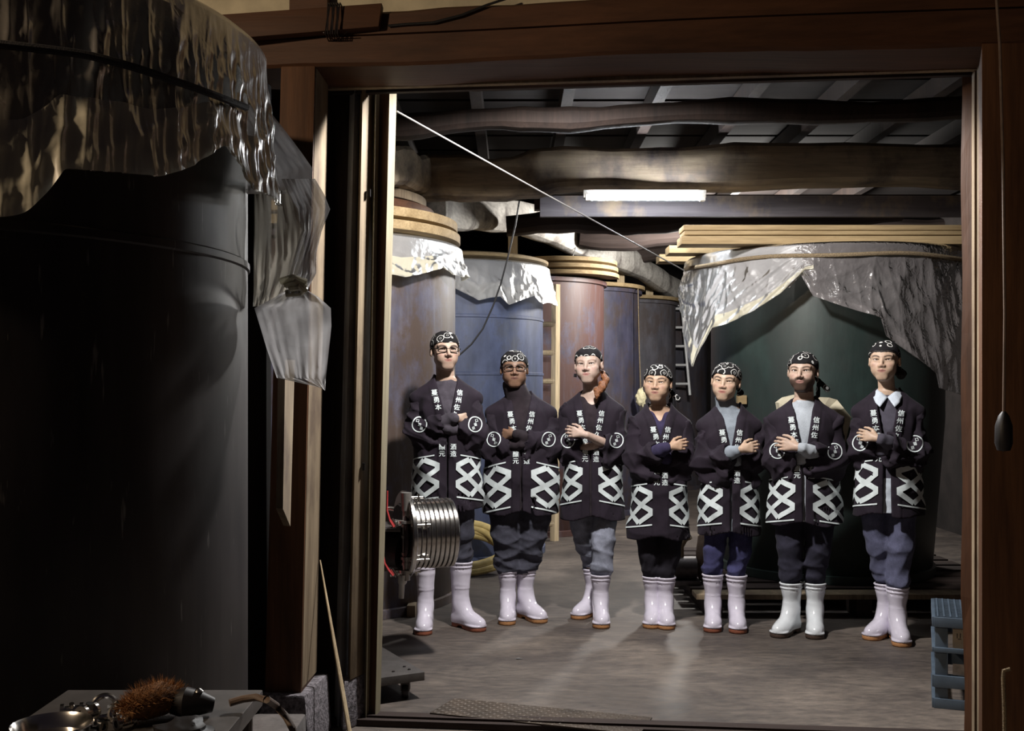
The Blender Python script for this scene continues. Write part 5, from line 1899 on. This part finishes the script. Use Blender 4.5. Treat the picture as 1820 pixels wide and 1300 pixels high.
        if sp.get('crest', True):
            bs_ = BVHTree.FromPolygons([tuple(v) for v in SV], [tuple(f) for f in SF])
            cc = E * 0.60 + S * 0.40 + np.array([-s * 0.012, 0, -0.035]) if 'crestz' not in sp else np.array([E[0] - s * 0.035, 0, ze + sp['crestz']])
            r_ = 0.042
            ring = [(cc[0] + r_ * math.sin(a) * (1.0 + 0.05 * math.sin(2 * a)), cc[2] + r_ * 1.05 * math.cos(a)) for a in np.linspace(0, 2 * PI, 25)]
            it = [strip2d(ring, 0.0062, 0.012)]
            place_art('crest', it, bs_, 'front', PM['print'], coat_o, 0.004)
            it = text_items('口菊泉', [(cc[0] + s * 0.010, cc[2] + 0.022), (cc[0], cc[2] - 0.001), (cc[0] - s * 0.012, cc[2] - 0.022)], 0.021, s * 0.25)
            cm = place_art('crest_lettering', it, bs_, 'front', PM['print'], coat_o, 0.004)
            if cm:
                cm['kind'] = 'stuff'

    # ---- white print: lattice around the skirt, writing down both lapels
    zt = sp.get('latz', ze - 0.115)
    hb = sp.get('lath', 0.215)
    sc_ = hb / 0.224
    # map the distance around the coat to an angle
    pr = [float(v[0]) for v in cfn.par(np.array([zt - 0.1]))]
    ang = np.linspace(0, PI, 400)
    R_ = 1 / np.sqrt((np.sin(ang) / pr[2]) ** 2 + (np.cos(ang) / pr[3]) ** 2)
    xy = np.c_[R_ * np.sin(ang), R_ * np.cos(ang)]
    arc = np.r_[0, np.cumsum(np.linalg.norm(np.diff(xy, axis=0), axis=1))]
    for s in (1, -1):
        items = []
        u0 = sp.get('latu', 0.062) + s * slant
        lines = [([(.085, 0), (0, .045), (0, .070), (.066, .112), (.150, .170), (.235, .224)], 0.031),
                 ([(.085, .224), (0, .178), (0, .154), (.066, .112), (.150, .054), (.235, 0)], 0.031),
                 ([(.085, 0), (.150, .054), (.235, .112), (.31, .165)], 0.031), ([(.085, .224), (.150, .170), (.235, .112), (.31, .06)], 0.031),
                 ([(.235, .224), (.31, .175)], 0.031), ([(.235, 0), (.31, .05)], 0.031),
                 ([(.02, -.018), (.31, -.018)], 0.008), ([(-.012, .246), (.31, .246)], 0.009)]
        for pts, wd in lines:
            pts = [(u * sc_, v * sc_) for u, v in pts]
            V2, F2 = strip2d(pts, wd * sc_, 0.012)
            u = V2[:, 0] + u0
            th = np.interp(u, arc, ang) * s
            zz = zt - V2[:, 1] - sp.get('latdroop', 0.17) * V2[:, 0]
            if wd > 0.02:
                items.append((np.c_[th, zz], F2))
            else:
                place_art('border_line', [(np.c_[th, zz], F2)], bvh, 'around', PM['print'], coat_o, 0.0055)
        place_art('lattice_print', items, bvh, 'around', PM['print'], coat_o, 0.0055)
    # writing
    gs = sp.get('glyph', 0.0385)
    for s, txt, low in ((-1, '蔓勇本菊泉', '醸元'), (1, '信州佐久橘', '酒造')):
        items = []
        n0 = sp.get('ntxt', {}).get(s, 5)
        z_ = zs + sp.get('txt0', -0.015)
        pts = []
        for i in range(n0):
            pts.append((bx + slant + s * (float(edge(np.array(z_))) + 0.029), z_))
            z_ -= gs * 1.13
        items += text_items(txt[:n0], pts, gs, s * -0.10)
        for i, ch in enumerate(low):
            z2 = zt + 0.045 - i * gs * 1.08 + 0.02
            items += text_items(ch, [(bx + slant + s * (float(edge(np.array(z2))) + 0.029), z2)], gs)
        le = place_art('lettering', items, bvh, 'front', PM['print'], coat_o, 0.0035)
        le['kind'] = 'stuff'

    # ---- shirt
    sh = sp['shirt']
    g = rng_grid((bx - 0.36, -0.32, zh - 0.02), (bx + 0.36, 0.18, cz + 0.03), 0.007)
    g.put(loft_fn(cs, off=0.019, wr=wrc, z0=zh + 0.02, z1=zs + 0.05), (-2, -2, -2), (2, 2, zs + 0.06))
    if sh.get('neck') == 'turtle':
        g.cap((bx, 0.012, zs + 0.02), HC + HR @ np.array([0, 0.012, -0.105]), nr + 0.032, nr + 0.013, 0.04)
    elif sh.get('neck') == 'crew':
        g.cap((bx, 0.010, zs + 0.02), (bx, 0.004, zs + sh.get('top', 0.066)), nr + 0.032, nr + 0.016, 0.03)
    elif sh.get('neck') in ('vee', 'scoop'):
        g.cap((bx, 0.015, zs + 0.02), (bx, 0.02, zs + 0.06), nr + 0.02, nr + 0.016, 0.03)
        if sh['neck'] == 'vee':
            g.cap((bx, -0.12, zs - 0.025), (bx, -0.06, zs + 0.10), 0.012, 0.060, 0.004, 's')
        else:
            g.cap((bx, -0.12, zs + 0.06), (bx, -0.05, zs + 0.10), 0.062, 0.066, 0.004, 's')
    for s in (1, -1):
        g.cap((bx + s * 0.05, 0.012, zs + 0.035), (bx + s * sw * 0.8, 0.006, zs - 0.03), 0.046, 0.045, 0.03)
    if sh.get('sleeves', True):
        for s in (1, -1):
            S, E, Wr, Hd = arms[s]
            fa = unit(Wr - E)
            g.cap(E, E + (Wr - E) * 0.80, 0.047, 0.040, 0.0)
            g.cap(E + (Wr - E) * 0.80, E + (Wr - E) * sh.get('cuff', 0.97), 0.039, 0.035, 0.012)
    wr2 = wrinkle(sp['seed'] + 91, 30, 0.004, 4, 1.0)
    g.F += wr2(g.xs[:, None, None], g.ys[None, :, None], g.zs[None, None, :]).astype(np.float32)
    SV, SF = g.mesh()
    mats = [sh['mat']] + ([sh['tail']] if 'tail' in sh else [])
    mi = None
    if 'tail' in sh:
        cen = SV[SF].mean(1)
        mi = ((cen[:, 2] < sh['tailz'])).astype(np.int32)
    np_mesh('shirt', SV, SF, mats, root, True, mi)
    if sh.get('collar'):
        for s in (1, -1):
            inn = [(0.000, -0.066, 0.060), (0.034, -0.048, 0.088), (0.058, -0.010, 0.104), (0.050, 0.036, 0.112), (0.0, 0.066, 0.114)]
            out = [(0.040, -0.128, 0.004), (0.066, -0.098, 0.030), (0.084, -0.020, 0.072), (0.070, 0.050, 0.080), (0.0, 0.084, 0.080)]
            V_ = [(bx + s * a, b, zs + c) for a, b, c in inn] + [(bx + s * a, b, zs + c) for a, b, c in out]
            F_ = [(i, i + 1, i + 6, i + 5) for i in range(4)]
            o = np_mesh('shirt_collar', V_, F_, sh['collar'], root)
            sb = o.modifiers.new('smooth', 'SUBSURF')
            sb.subdivision_type = 'SIMPLE'
            sb.levels = sb.render_levels = 2
            so = o.modifiers.new('thick', 'SOLIDIFY')
            so.thickness, so.offset = 0.006, 0.0

    # ---- trousers
    tr = sp['trousers']
    wdt = tr.get('w', 1.0)
    fx = [f[0][0] for f in feet]
    g = rng_grid((min(fx + [bx - 0.2]) - 0.12, -0.26, bh - 0.08), (max(fx + [bx + 0.2]) + 0.12, 0.36, zh + 0.12), 0.0075)
    for s, (f, rz) in zip((-1, 1), feet):
        hip = np.array([bx + s * 0.086 * k, 0.008, zh + 0.06])
        bt = f + np.array([0, 0.006, bh - 0.02])
        kz = (zh + bh) * 0.5 + 0.0
        knee = (hip + bt) / 2 + np.array([s * 0.004, -0.020, 0])
        g.cap(hip, knee, 0.100 * wdt * k, 0.076 * wdt, 0.02)
        g.cap(knee, bt + np.array([0, 0, 0.05]), 0.076 * wdt, 0.068 * wdt, 0.02)
        g.ell(bt + np.array([0, 0, 0.055]), (0.066 * tr.get('cuffw', 1.0), 0.072 * tr.get('cuffw', 1.0), 0.040), 0.02)
        g.cap(bt + np.array([0, 0, -0.04]), bt + np.array([0, 0, 0.03]), 0.048, 0.052, 0.01)
    wt = wrinkle(sp['seed'] + 33, 24, tr.get('wr', 0.011), 4, 2.2)
    zt_ = g.zs[None, None, :]
    g.F += wt(g.xs[:, None, None], g.ys[None, :, None], zt_).astype(np.float32) * np.clip(1.35 - (zt_ - bh) / (zh - bh) * 1.1, 0.2, 1.2)
    TV, TF = g.mesh()
    np_mesh('trousers', TV, TF, tr['mat'], root)
    # ---- boots
    for s, (f, rz) in zip((-1, 1), feet):
        make_boot(bh, f, rz, s, sp.get('bootm', PM['boot']), sp.get('sole', PM['sole_orange']), root)

    # ---- headscarf
    g = rng_grid(HC - 0.2, HC + 0.2, 0.0052)
    off = sp.get('soff', 0.0)

    def below(X_, Y_, Z_):
        x_, y_, z_ = X_ - HC[0], Y_ - HC[1], Z_ - HC[2]
        yy = (HR[0, 1] * x_ + HR[1, 1] * y_ + HR[2, 1] * z_) / hv[1]
        zz = (HR[0, 2] * x_ + HR[1, 2] * y_ + HR[2, 2] * z_) / hs
        xx = (HR[0, 0] * x_ + HR[1, 0] * y_ + HR[2, 0] * z_) / hv[0]
        return ((0.012 + off - 0.50 * yy - 0.006 * np.cos(xx * 60)) - zz) * 0.85 * hs
    hw = wrinkle(sp['seed'] + 55, 30, 0.004, 4)
    g.ell(hp(0, 0.014, 0.036), np.array((0.0840, 0.1030, 0.0935)) * hv, 0, 'u', HR)
    g.F += hw(g.xs[:, None, None], g.ys[None, :, None], g.zs[None, None, :]).astype(np.float32)
    g.put(lambda a, b, c: -below(a, b, c) * -1.0, (-9, -9, -9), (9, 9, 9), 0.004, 's') if False else g.put(lambda a, b, c: -below(a, b, c) + 0.0, (-9, -9, -9), (9, 9, 9), 0.004, 's') if False else None
    g.F = np.maximum(g.F, below(g.xs[:, None, None], g.ys[None, :, None], g.zs[None, None, :])).astype(np.float32)
    g.ell(hp(0.02 * sp.get('tails', 1), 0.108, -0.020), np.array((0.022, 0.016, 0.018)) * hs, 0.01)
    if sp.get('tails', 0):
        s = sp['tails']
        tl = sp.get('tail_len', 1.0)
        a, b, c = hp(s * 0.030, 0.108, -0.025), hp(s * 0.068, 0.098, -0.052), hp(s * (0.068 + 0.030 * tl), 0.085, -0.052 - 0.035 * tl)
        sq = (HR @ unit([0.3 * s, 1, 0.2]), 2.2)
        g.cap(a, b, 0.010, 0.014, 0.006, 'u', sq)
        g.cap(b, c, 0.014, 0.019, 0.006, 'u', sq)
        g.cap(b, hp(s * 0.066, 0.09, -0.052 - 0.06 * tl), 0.012, 0.016, 0.006, 'u', sq)
    HV, HF = g.mesh()
    np_mesh('headscarf', HV, HF, PM['scarf'], root)

    # ---- hair
    hr = sp.get('hair', {})
    hm = hr.get('mat', PM['hair'])
    g = rng_grid(HC - np.array((0.16, 0.16, 0.26)), HC + np.array((0.16, 0.18, 0.14)), 0.005)
    lo = hr.get('low', -0.055)

    def keep(X_, Y_, Z_):
        x_, y_, z_ = X_ - HC[0], Y_ - HC[1], Z_ - HC[2]
        yy = (HR[0, 1] * x_ + HR[1, 1] * y_ + HR[2, 1] * z_) / hv[1]
        zz = (HR[0, 2] * x_ + HR[1, 2] * y_ + HR[2, 2] * z_) / hs
        fr = hr.get('front', 0.006)
        return np.maximum(fr - 0.55 * np.maximum(zz + 0.01, 0) - yy, lo - zz) * hs
    g.ell(hp(0, 0.014, 0.030), np.array((0.0795, 0.0985, 0.092)) * hv, 0, 'u', HR, keep)
    if hr.get('low', 0) < -0.06:
        g.ell(hp(0, 0.05, -0.05), np.array((0.060, 0.052, 0.05)) * hv, 0.02, 'u', HR)
    if hr.get('rim'):                                             # hairline showing under the scarf's edge
        def rim(X_, Y_, Z_):
            return np.maximum(below(X_, Y_, Z_ + 0.013 * hs), -(Y_ - HC[1]) * 0 - 1)
        g.ell(hp(0, 0.012, 0.035), np.array((0.0785, 0.0980, 0.0885)) * hv, 0, 'u', HR, rim)
    for i, (a, b, ra, rb) in enumerate(hr.get('locks', [])):
        g.cap(hp(*a), hp(*b), ra * hs, rb * hs, 0.004)
    hwr = wrinkle(sp['seed'] + 77, 70, 0.0015 if hr.get('rim') else 0.005, 5)
    g.F += hwr(g.xs[:, None, None], g.ys[None, :, None], g.zs[None, None, :]).astype(np.float32)
    AV, AF = g.mesh()
    if len(AF):
        np_mesh('hair', AV, AF, hm, root)

    # ---- spectacles
    if sp.get('glasses'):
        fr = MB()
        lens = MB()
        gw, gh = sp['glasses']
        for s in (1, -1):
            pts = []
            for i in range(25):
                a = 2 * PI * i / 24
                cx_, cz_ = math.cos(a), math.sin(a)
                e = 0.55
                px_ = math.copysign(abs(cx_) ** e, cx_) * gw + s * (gw + 0.0085)
                pz_ = math.copysign(abs(cz_) ** e, cz_) * gh + 0.006
                pts.append(hp(px_, -0.0945 + 0.25 * abs(px_) ** 1.5, pz_))
            fr.tube(pts, 0.0027 * hs, 6)
            fr.tube([hp(s * (2 * gw + 0.008), -0.083, 0.012), hp(s * 0.079, -0.05, 0.012), hp(s * 0.083, 0.01, 0.008)], 0.0024 * hs, 6)
            c_ = np.mean(pts[:-1], axis=0)
            n_ = len(pts) - 1
            lens.add(list(pts[:-1]) + [c_], [(i, (i + 1) % n_, n_) for i in range(n_)])
        fr.tube([hp(-0.010, -0.0945, 0.010), hp(0, -0.098, 0.012), hp(0.010, -0.0945, 0.010)], 0.0024 * hs, 6)
        fo = fr.build('eyeglasses', PM['frame'], root, True)
        lens.build('lens', PM['lens'], fo, True)
    if sp.get('earring'):
        e = MB()
        e.tube([hp(-0.083, 0.01, -0.052), hp(-0.084, 0.008, -0.074)], [0.009 * hs, 0.011 * hs], 10)
        e.build('earring', PM['jet'], root, True)
    return root


def lens_mat():
    m = bpy.data.materials.new('spectacle glass')
    m.use_nodes = True
    nt = m.node_tree
    nt.nodes.clear()
    o = nt.nodes.new('ShaderNodeOutputMaterial')
    t = nt.nodes.new('ShaderNodeBsdfTransparent')
    g_ = nt.nodes.new('ShaderNodeBsdfGlossy')
    g_.inputs['Roughness'].default_value = 0.03
    x_ = nt.nodes.new('ShaderNodeMixShader')
    x_.inputs[0].default_value = 0.05
    nt.links.new(t.outputs[0], x_.inputs[1])
    nt.links.new(g_.outputs[0], x_.inputs[2])
    nt.links.new(x_.outputs[0], o.inputs[0])
    return m


PM['lens'] = lens_mat()
CL = {
    'charcoal': cloth('charcoal jersey', (0.050, 0.043, 0.055), 0.9),
    'black': cloth('black jersey', (0.020, 0.014, 0.018), 0.9),
    'grey': cloth('blue grey jersey', (0.22, 0.25, 0.29), 0.9, 0.1),
    'light_grey': cloth('heather grey jersey', (0.36, 0.39, 0.43), 0.9, 0.1),
    'navy': cloth('navy jersey', (0.030, 0.024, 0.060), 0.9),
    'white': cloth('pale blue shirting', (0.50, 0.55, 0.62), 0.9, 0.06),
    'slate': cloth('slate jersey', (0.065, 0.060, 0.080), 0.9, 0.1),
    'jean_black': cloth('dark denim', (0.045, 0.045, 0.062), 0.9, 0.3),
    'jean_grey': cloth('faded grey denim', (0.19, 0.20, 0.25), 0.9, 0.3),
    'jean_blue': cloth('blue denim', (0.045, 0.045, 0.115), 0.9, 0.3),
    'jean_slate': cloth('slate blue denim', (0.085, 0.088, 0.145), 0.9, 0.3),
    'black_leg': cloth('black leggings', (0.014, 0.012, 0.018), 0.9, 0.3),
    'navy_leg': cloth('dark navy trousers', (0.022, 0.021, 0.035), 0.9, 0.3),
}
FAIR, PINK, TAN, BROWN, WARM = (0.44, 0.315, 0.245), (0.45, 0.335, 0.28), (0.44, 0.295, 0.205), (0.20, 0.115, 0.075), (0.47, 0.335, 0.245)
LIP, LIPD = (0.42, 0.19, 0.16), (0.16, 0.075, 0.06)


people = [
    dict(label='tallest man in metal-framed glasses, black coat over charcoal shirt, leftmost of the row', px=793, chin=(791, 657), seed=3, yaw=0.12, hyaw=0.15, sw=0.182, top=-1, hem=0.725,
         feet=[(751, 1131, -0.12), (858, 1124, 0.60)], boot=0.40, skin=FAIR, lipc=LIP, fw=0.95, jaw=0.95, nose=1.5, sole=PM['sole_red'], shirt=dict(mat=CL['charcoal'], neck='crew', top=0.05, cuff=1.0),
         trousers=dict(mat=CL['jean_black'], w=0.92), glasses=(0.0245, 0.0165), hair=dict(mat=PM['brown_hair'], front=-0.012, low=-0.05), broww=0.0042, beard=0.18, beardc=(0.2, 0.13, 0.1), txt0=0.01, ntxt={-1: 3, 1: 4}, latz=1.045, ua=0.228, tuck=True, gaph=0.004, hemw=0.205),
    dict(label='stocky man in dark thick-framed glasses and black turtleneck, dark rolled jeans', px=926, chin=(914, 688), seed=8, yaw=0, hyaw=0.02, sw=0.186, bulk=1.10, top=1, hem=0.675, neck=0.140,
         feet=[(901, 1113, -0.02), (966, 1109, 0.55)], boot=0.31, skin=BROWN, lipc=LIPD, fw=1.04, jaw=1.06, nose=1.1, nw=1.25, hs=0.94, shirt=dict(mat=CL['black'], neck='turtle'), nr=0.058,
         trousers=dict(mat=CL['jean_black'], w=1.22, cuffw=1.25, wr=0.015), glasses=(0.0255, 0.0170), hair=dict(front=-0.010, low=-0.05), txt0=-0.03, ntxt={-1: 4, 1: 4}, latz=0.985, lath=0.24, ua=0.238, tuck=True, latu=0.075, droop=0.16, latdroop=0.24),
    dict(label='fair woman with copper ponytail over her shoulder, bare forearms, faded grey jeans', px=1052, chin=(1046, 681), seed=14, yaw=-0.06, hyaw=-0.2, hroll=-0.05, sw=0.166, top=1, hem=0.64, neck=0.155,
         feet=[(1021, 1102, -0.62), (1069, 1119, 0.0)], boot=0.30, skin=PINK, lipc=(0.46, 0.22, 0.20), fw=1.0, jaw=0.9, nose=1.2, browc=(0.16, 0.09, 0.06), browk=0.6, soff=0.010,
         shirt=dict(mat=CL['black'], neck='scoop', sleeves=False), slv=0.50, trousers=dict(mat=CL['jean_grey'], w=0.95, cuffw=1.12, wr=0.012), nr=0.047, hand=0.9, cross=0.10,
         hair=dict(mat=PM['red_hair'], low=-0.07, front=0.02, locks=[((0.070, 0.06, -0.05), (0.082, 0.045, -0.085), 0.016, 0.022), ((0.086, 0.035, -0.085), (0.096, 0.010, -0.115), 0.024, 0.022), ((0.100, 0.000, -0.105), (0.086, -0.025, -0.140), 0.024, 0.023), ((0.078, -0.03, -0.130), (0.086, -0.055, -0.165), 0.024, 0.022), ((0.084, -0.06, -0.150), (0.062, -0.078, -0.180), 0.026, 0.024), ((0.056, -0.08, -0.170), (0.060, -0.098, -0.205), 0.023, 0.016), ((0.060, -0.098, -0.205), (0.050, -0.105, -0.235), 0.015, 0.004)]),
         tails=1, tail_len=0.6, earring=True, txt0=-0.035, latz=0.995, slant=-0.01, latdroop=0.22, hemw=0.23),
    dict(label='shortest woman, smiling, black coat closed over a navy v-neck, black leggings', px=1172, chin=(1169, 713), seed=21, yaw=-0.08, hyaw=-0.22, hroll=0.04, sw=0.158, top=-1, hem=0.535, neck=0.128, ua=0.235,
         feet=[(1157, 1119, -0.10), (1185, 1121, -0.02)], boot=0.29, skin=TAN, lipc=(0.36, 0.16, 0.14), fw=1.06, jaw=0.98, nose=0.75, nw=1.1, eye=0.0042, tilt=0.10, browz=0.003, hs=0.93,
         shirt=dict(mat=CL['navy'], neck='vee'), trousers=dict(mat=CL['black_leg'], w=0.90, wr=0.008, cuffw=0.9), nr=0.046, hand=0.88, zv=0.13, vn=0.038, crest=False,
         hair=dict(front=0.018, low=-0.045), tails=1, tail_len=1.5, txt0=-0.045, ntxt={-1: 3, 1: 3}, latz=0.862, gap=-0.004, latdroop=0.17, slv=0.62, drop=0.13),
    dict(label='woman in grey mock-neck top and slim blue jeans, head slightly tilted', px=1296, chin=(1290, 711), seed=27, yaw=-0.12, hyaw=-0.25, hroll=0.10, hpitch=0.04, sw=0.158, top=-1, hem=0.575, neck=0.135, ua=0.245,
         feet=[(1266, 1126, -0.08), (1312, 1128, -0.04)], boot=0.315, skin=WARM, lipc=(0.42, 0.17, 0.15), fw=0.97, jaw=0.86, nose=0.8, eye=0.0040, tilt=0.10, hs=0.94,
         shirt=dict(mat=CL['grey'], neck='turtle', cuff=0.95), trousers=dict(mat=CL['jean_blue'], w=0.86, wr=0.010, cuffw=0.9), nr=0.044, hand=0.88, vn=0.040, zv=0.10, crest=False,
         hair=dict(front=0.020, low=-0.04), tails=1, tail_len=0.4, txt0=-0.06, ntxt={-1: 3, 1: 4}, latz=0.885, slv=0.66, drop=0.14, sole=PM['sole_red']),
    dict(label='bearded man in light grey sweatshirt under the coat, dark navy trousers', px=1430, chin=(1427, 695), seed=34, yaw=-0.2, hyaw=-0.25, sw=0.178, top=1, hem=0.655, neck=0.150,
         feet=[(1378, 1135, -0.50), (1448, 1138, -0.08)], boot=0.305, skin=FAIR, lipc=(0.42, 0.22, 0.19), fw=0.97, nose=1.35, beard=0.93, beardc=(0.050, 0.028, 0.020), browc=(0.05, 0.03, 0.02), bootm=PM['boot_white'], sole=PM['sole_dark'],
         shirt=dict(mat=CL['light_grey'], neck='crew', top=0.062), trousers=dict(mat=CL['navy_leg'], w=0.98), hair=dict(mat=PM['brown_hair'], front=-0.010, low=-0.05), tails=1, tail_len=1.6,
         txt0=-0.02, ntxt={-1: 4, 1: 3}, latz=0.925, gap=0.012, gaph=0.006, vn=0.050, slant=-0.012, slv=0.66),
    dict(label='woman in pale shirt collar under slate sweater, rolled slate jeans, rightmost of the row', px=1578, chin=(1572, 676), seed=41, yaw=-0.36, hyaw=-0.14, sw=0.164, top=1, hem=0.72, neck=0.160,
         feet=[(1541, 1139, -0.50), (1605, 1152, 0.16)], boot=0.31, skin=WARM, lipc=(0.36, 0.16, 0.14), fw=1.0, jaw=0.88, nose=0.85, eye=0.0050, tilt=0.10, hs=0.94, soff=0.014,
         shirt=dict(mat=CL['slate'], neck='crew', top=0.05, collar=CL['white'], tail=CL['white'], tailz=0.945, cuff=0.97), trousers=dict(mat=CL['jean_slate'], w=0.95, wr=0.012), nr=0.045, hand=0.88,
         hair=dict(front=0.012, low=-0.07, rim=True, locks=[((0.05, 0.085, -0.05), (0.075, 0.07, -0.085), 0.026, 0.030)]), tails=1, tail_len=0.7, gap=0.018, gaph=0.022, vn=0.056, txt0=-0.03, latz=1.03, slant=0.0, sole=PM['sole_orange'], cross=0.09),
]
for sp_ in people:
    person(sp_)
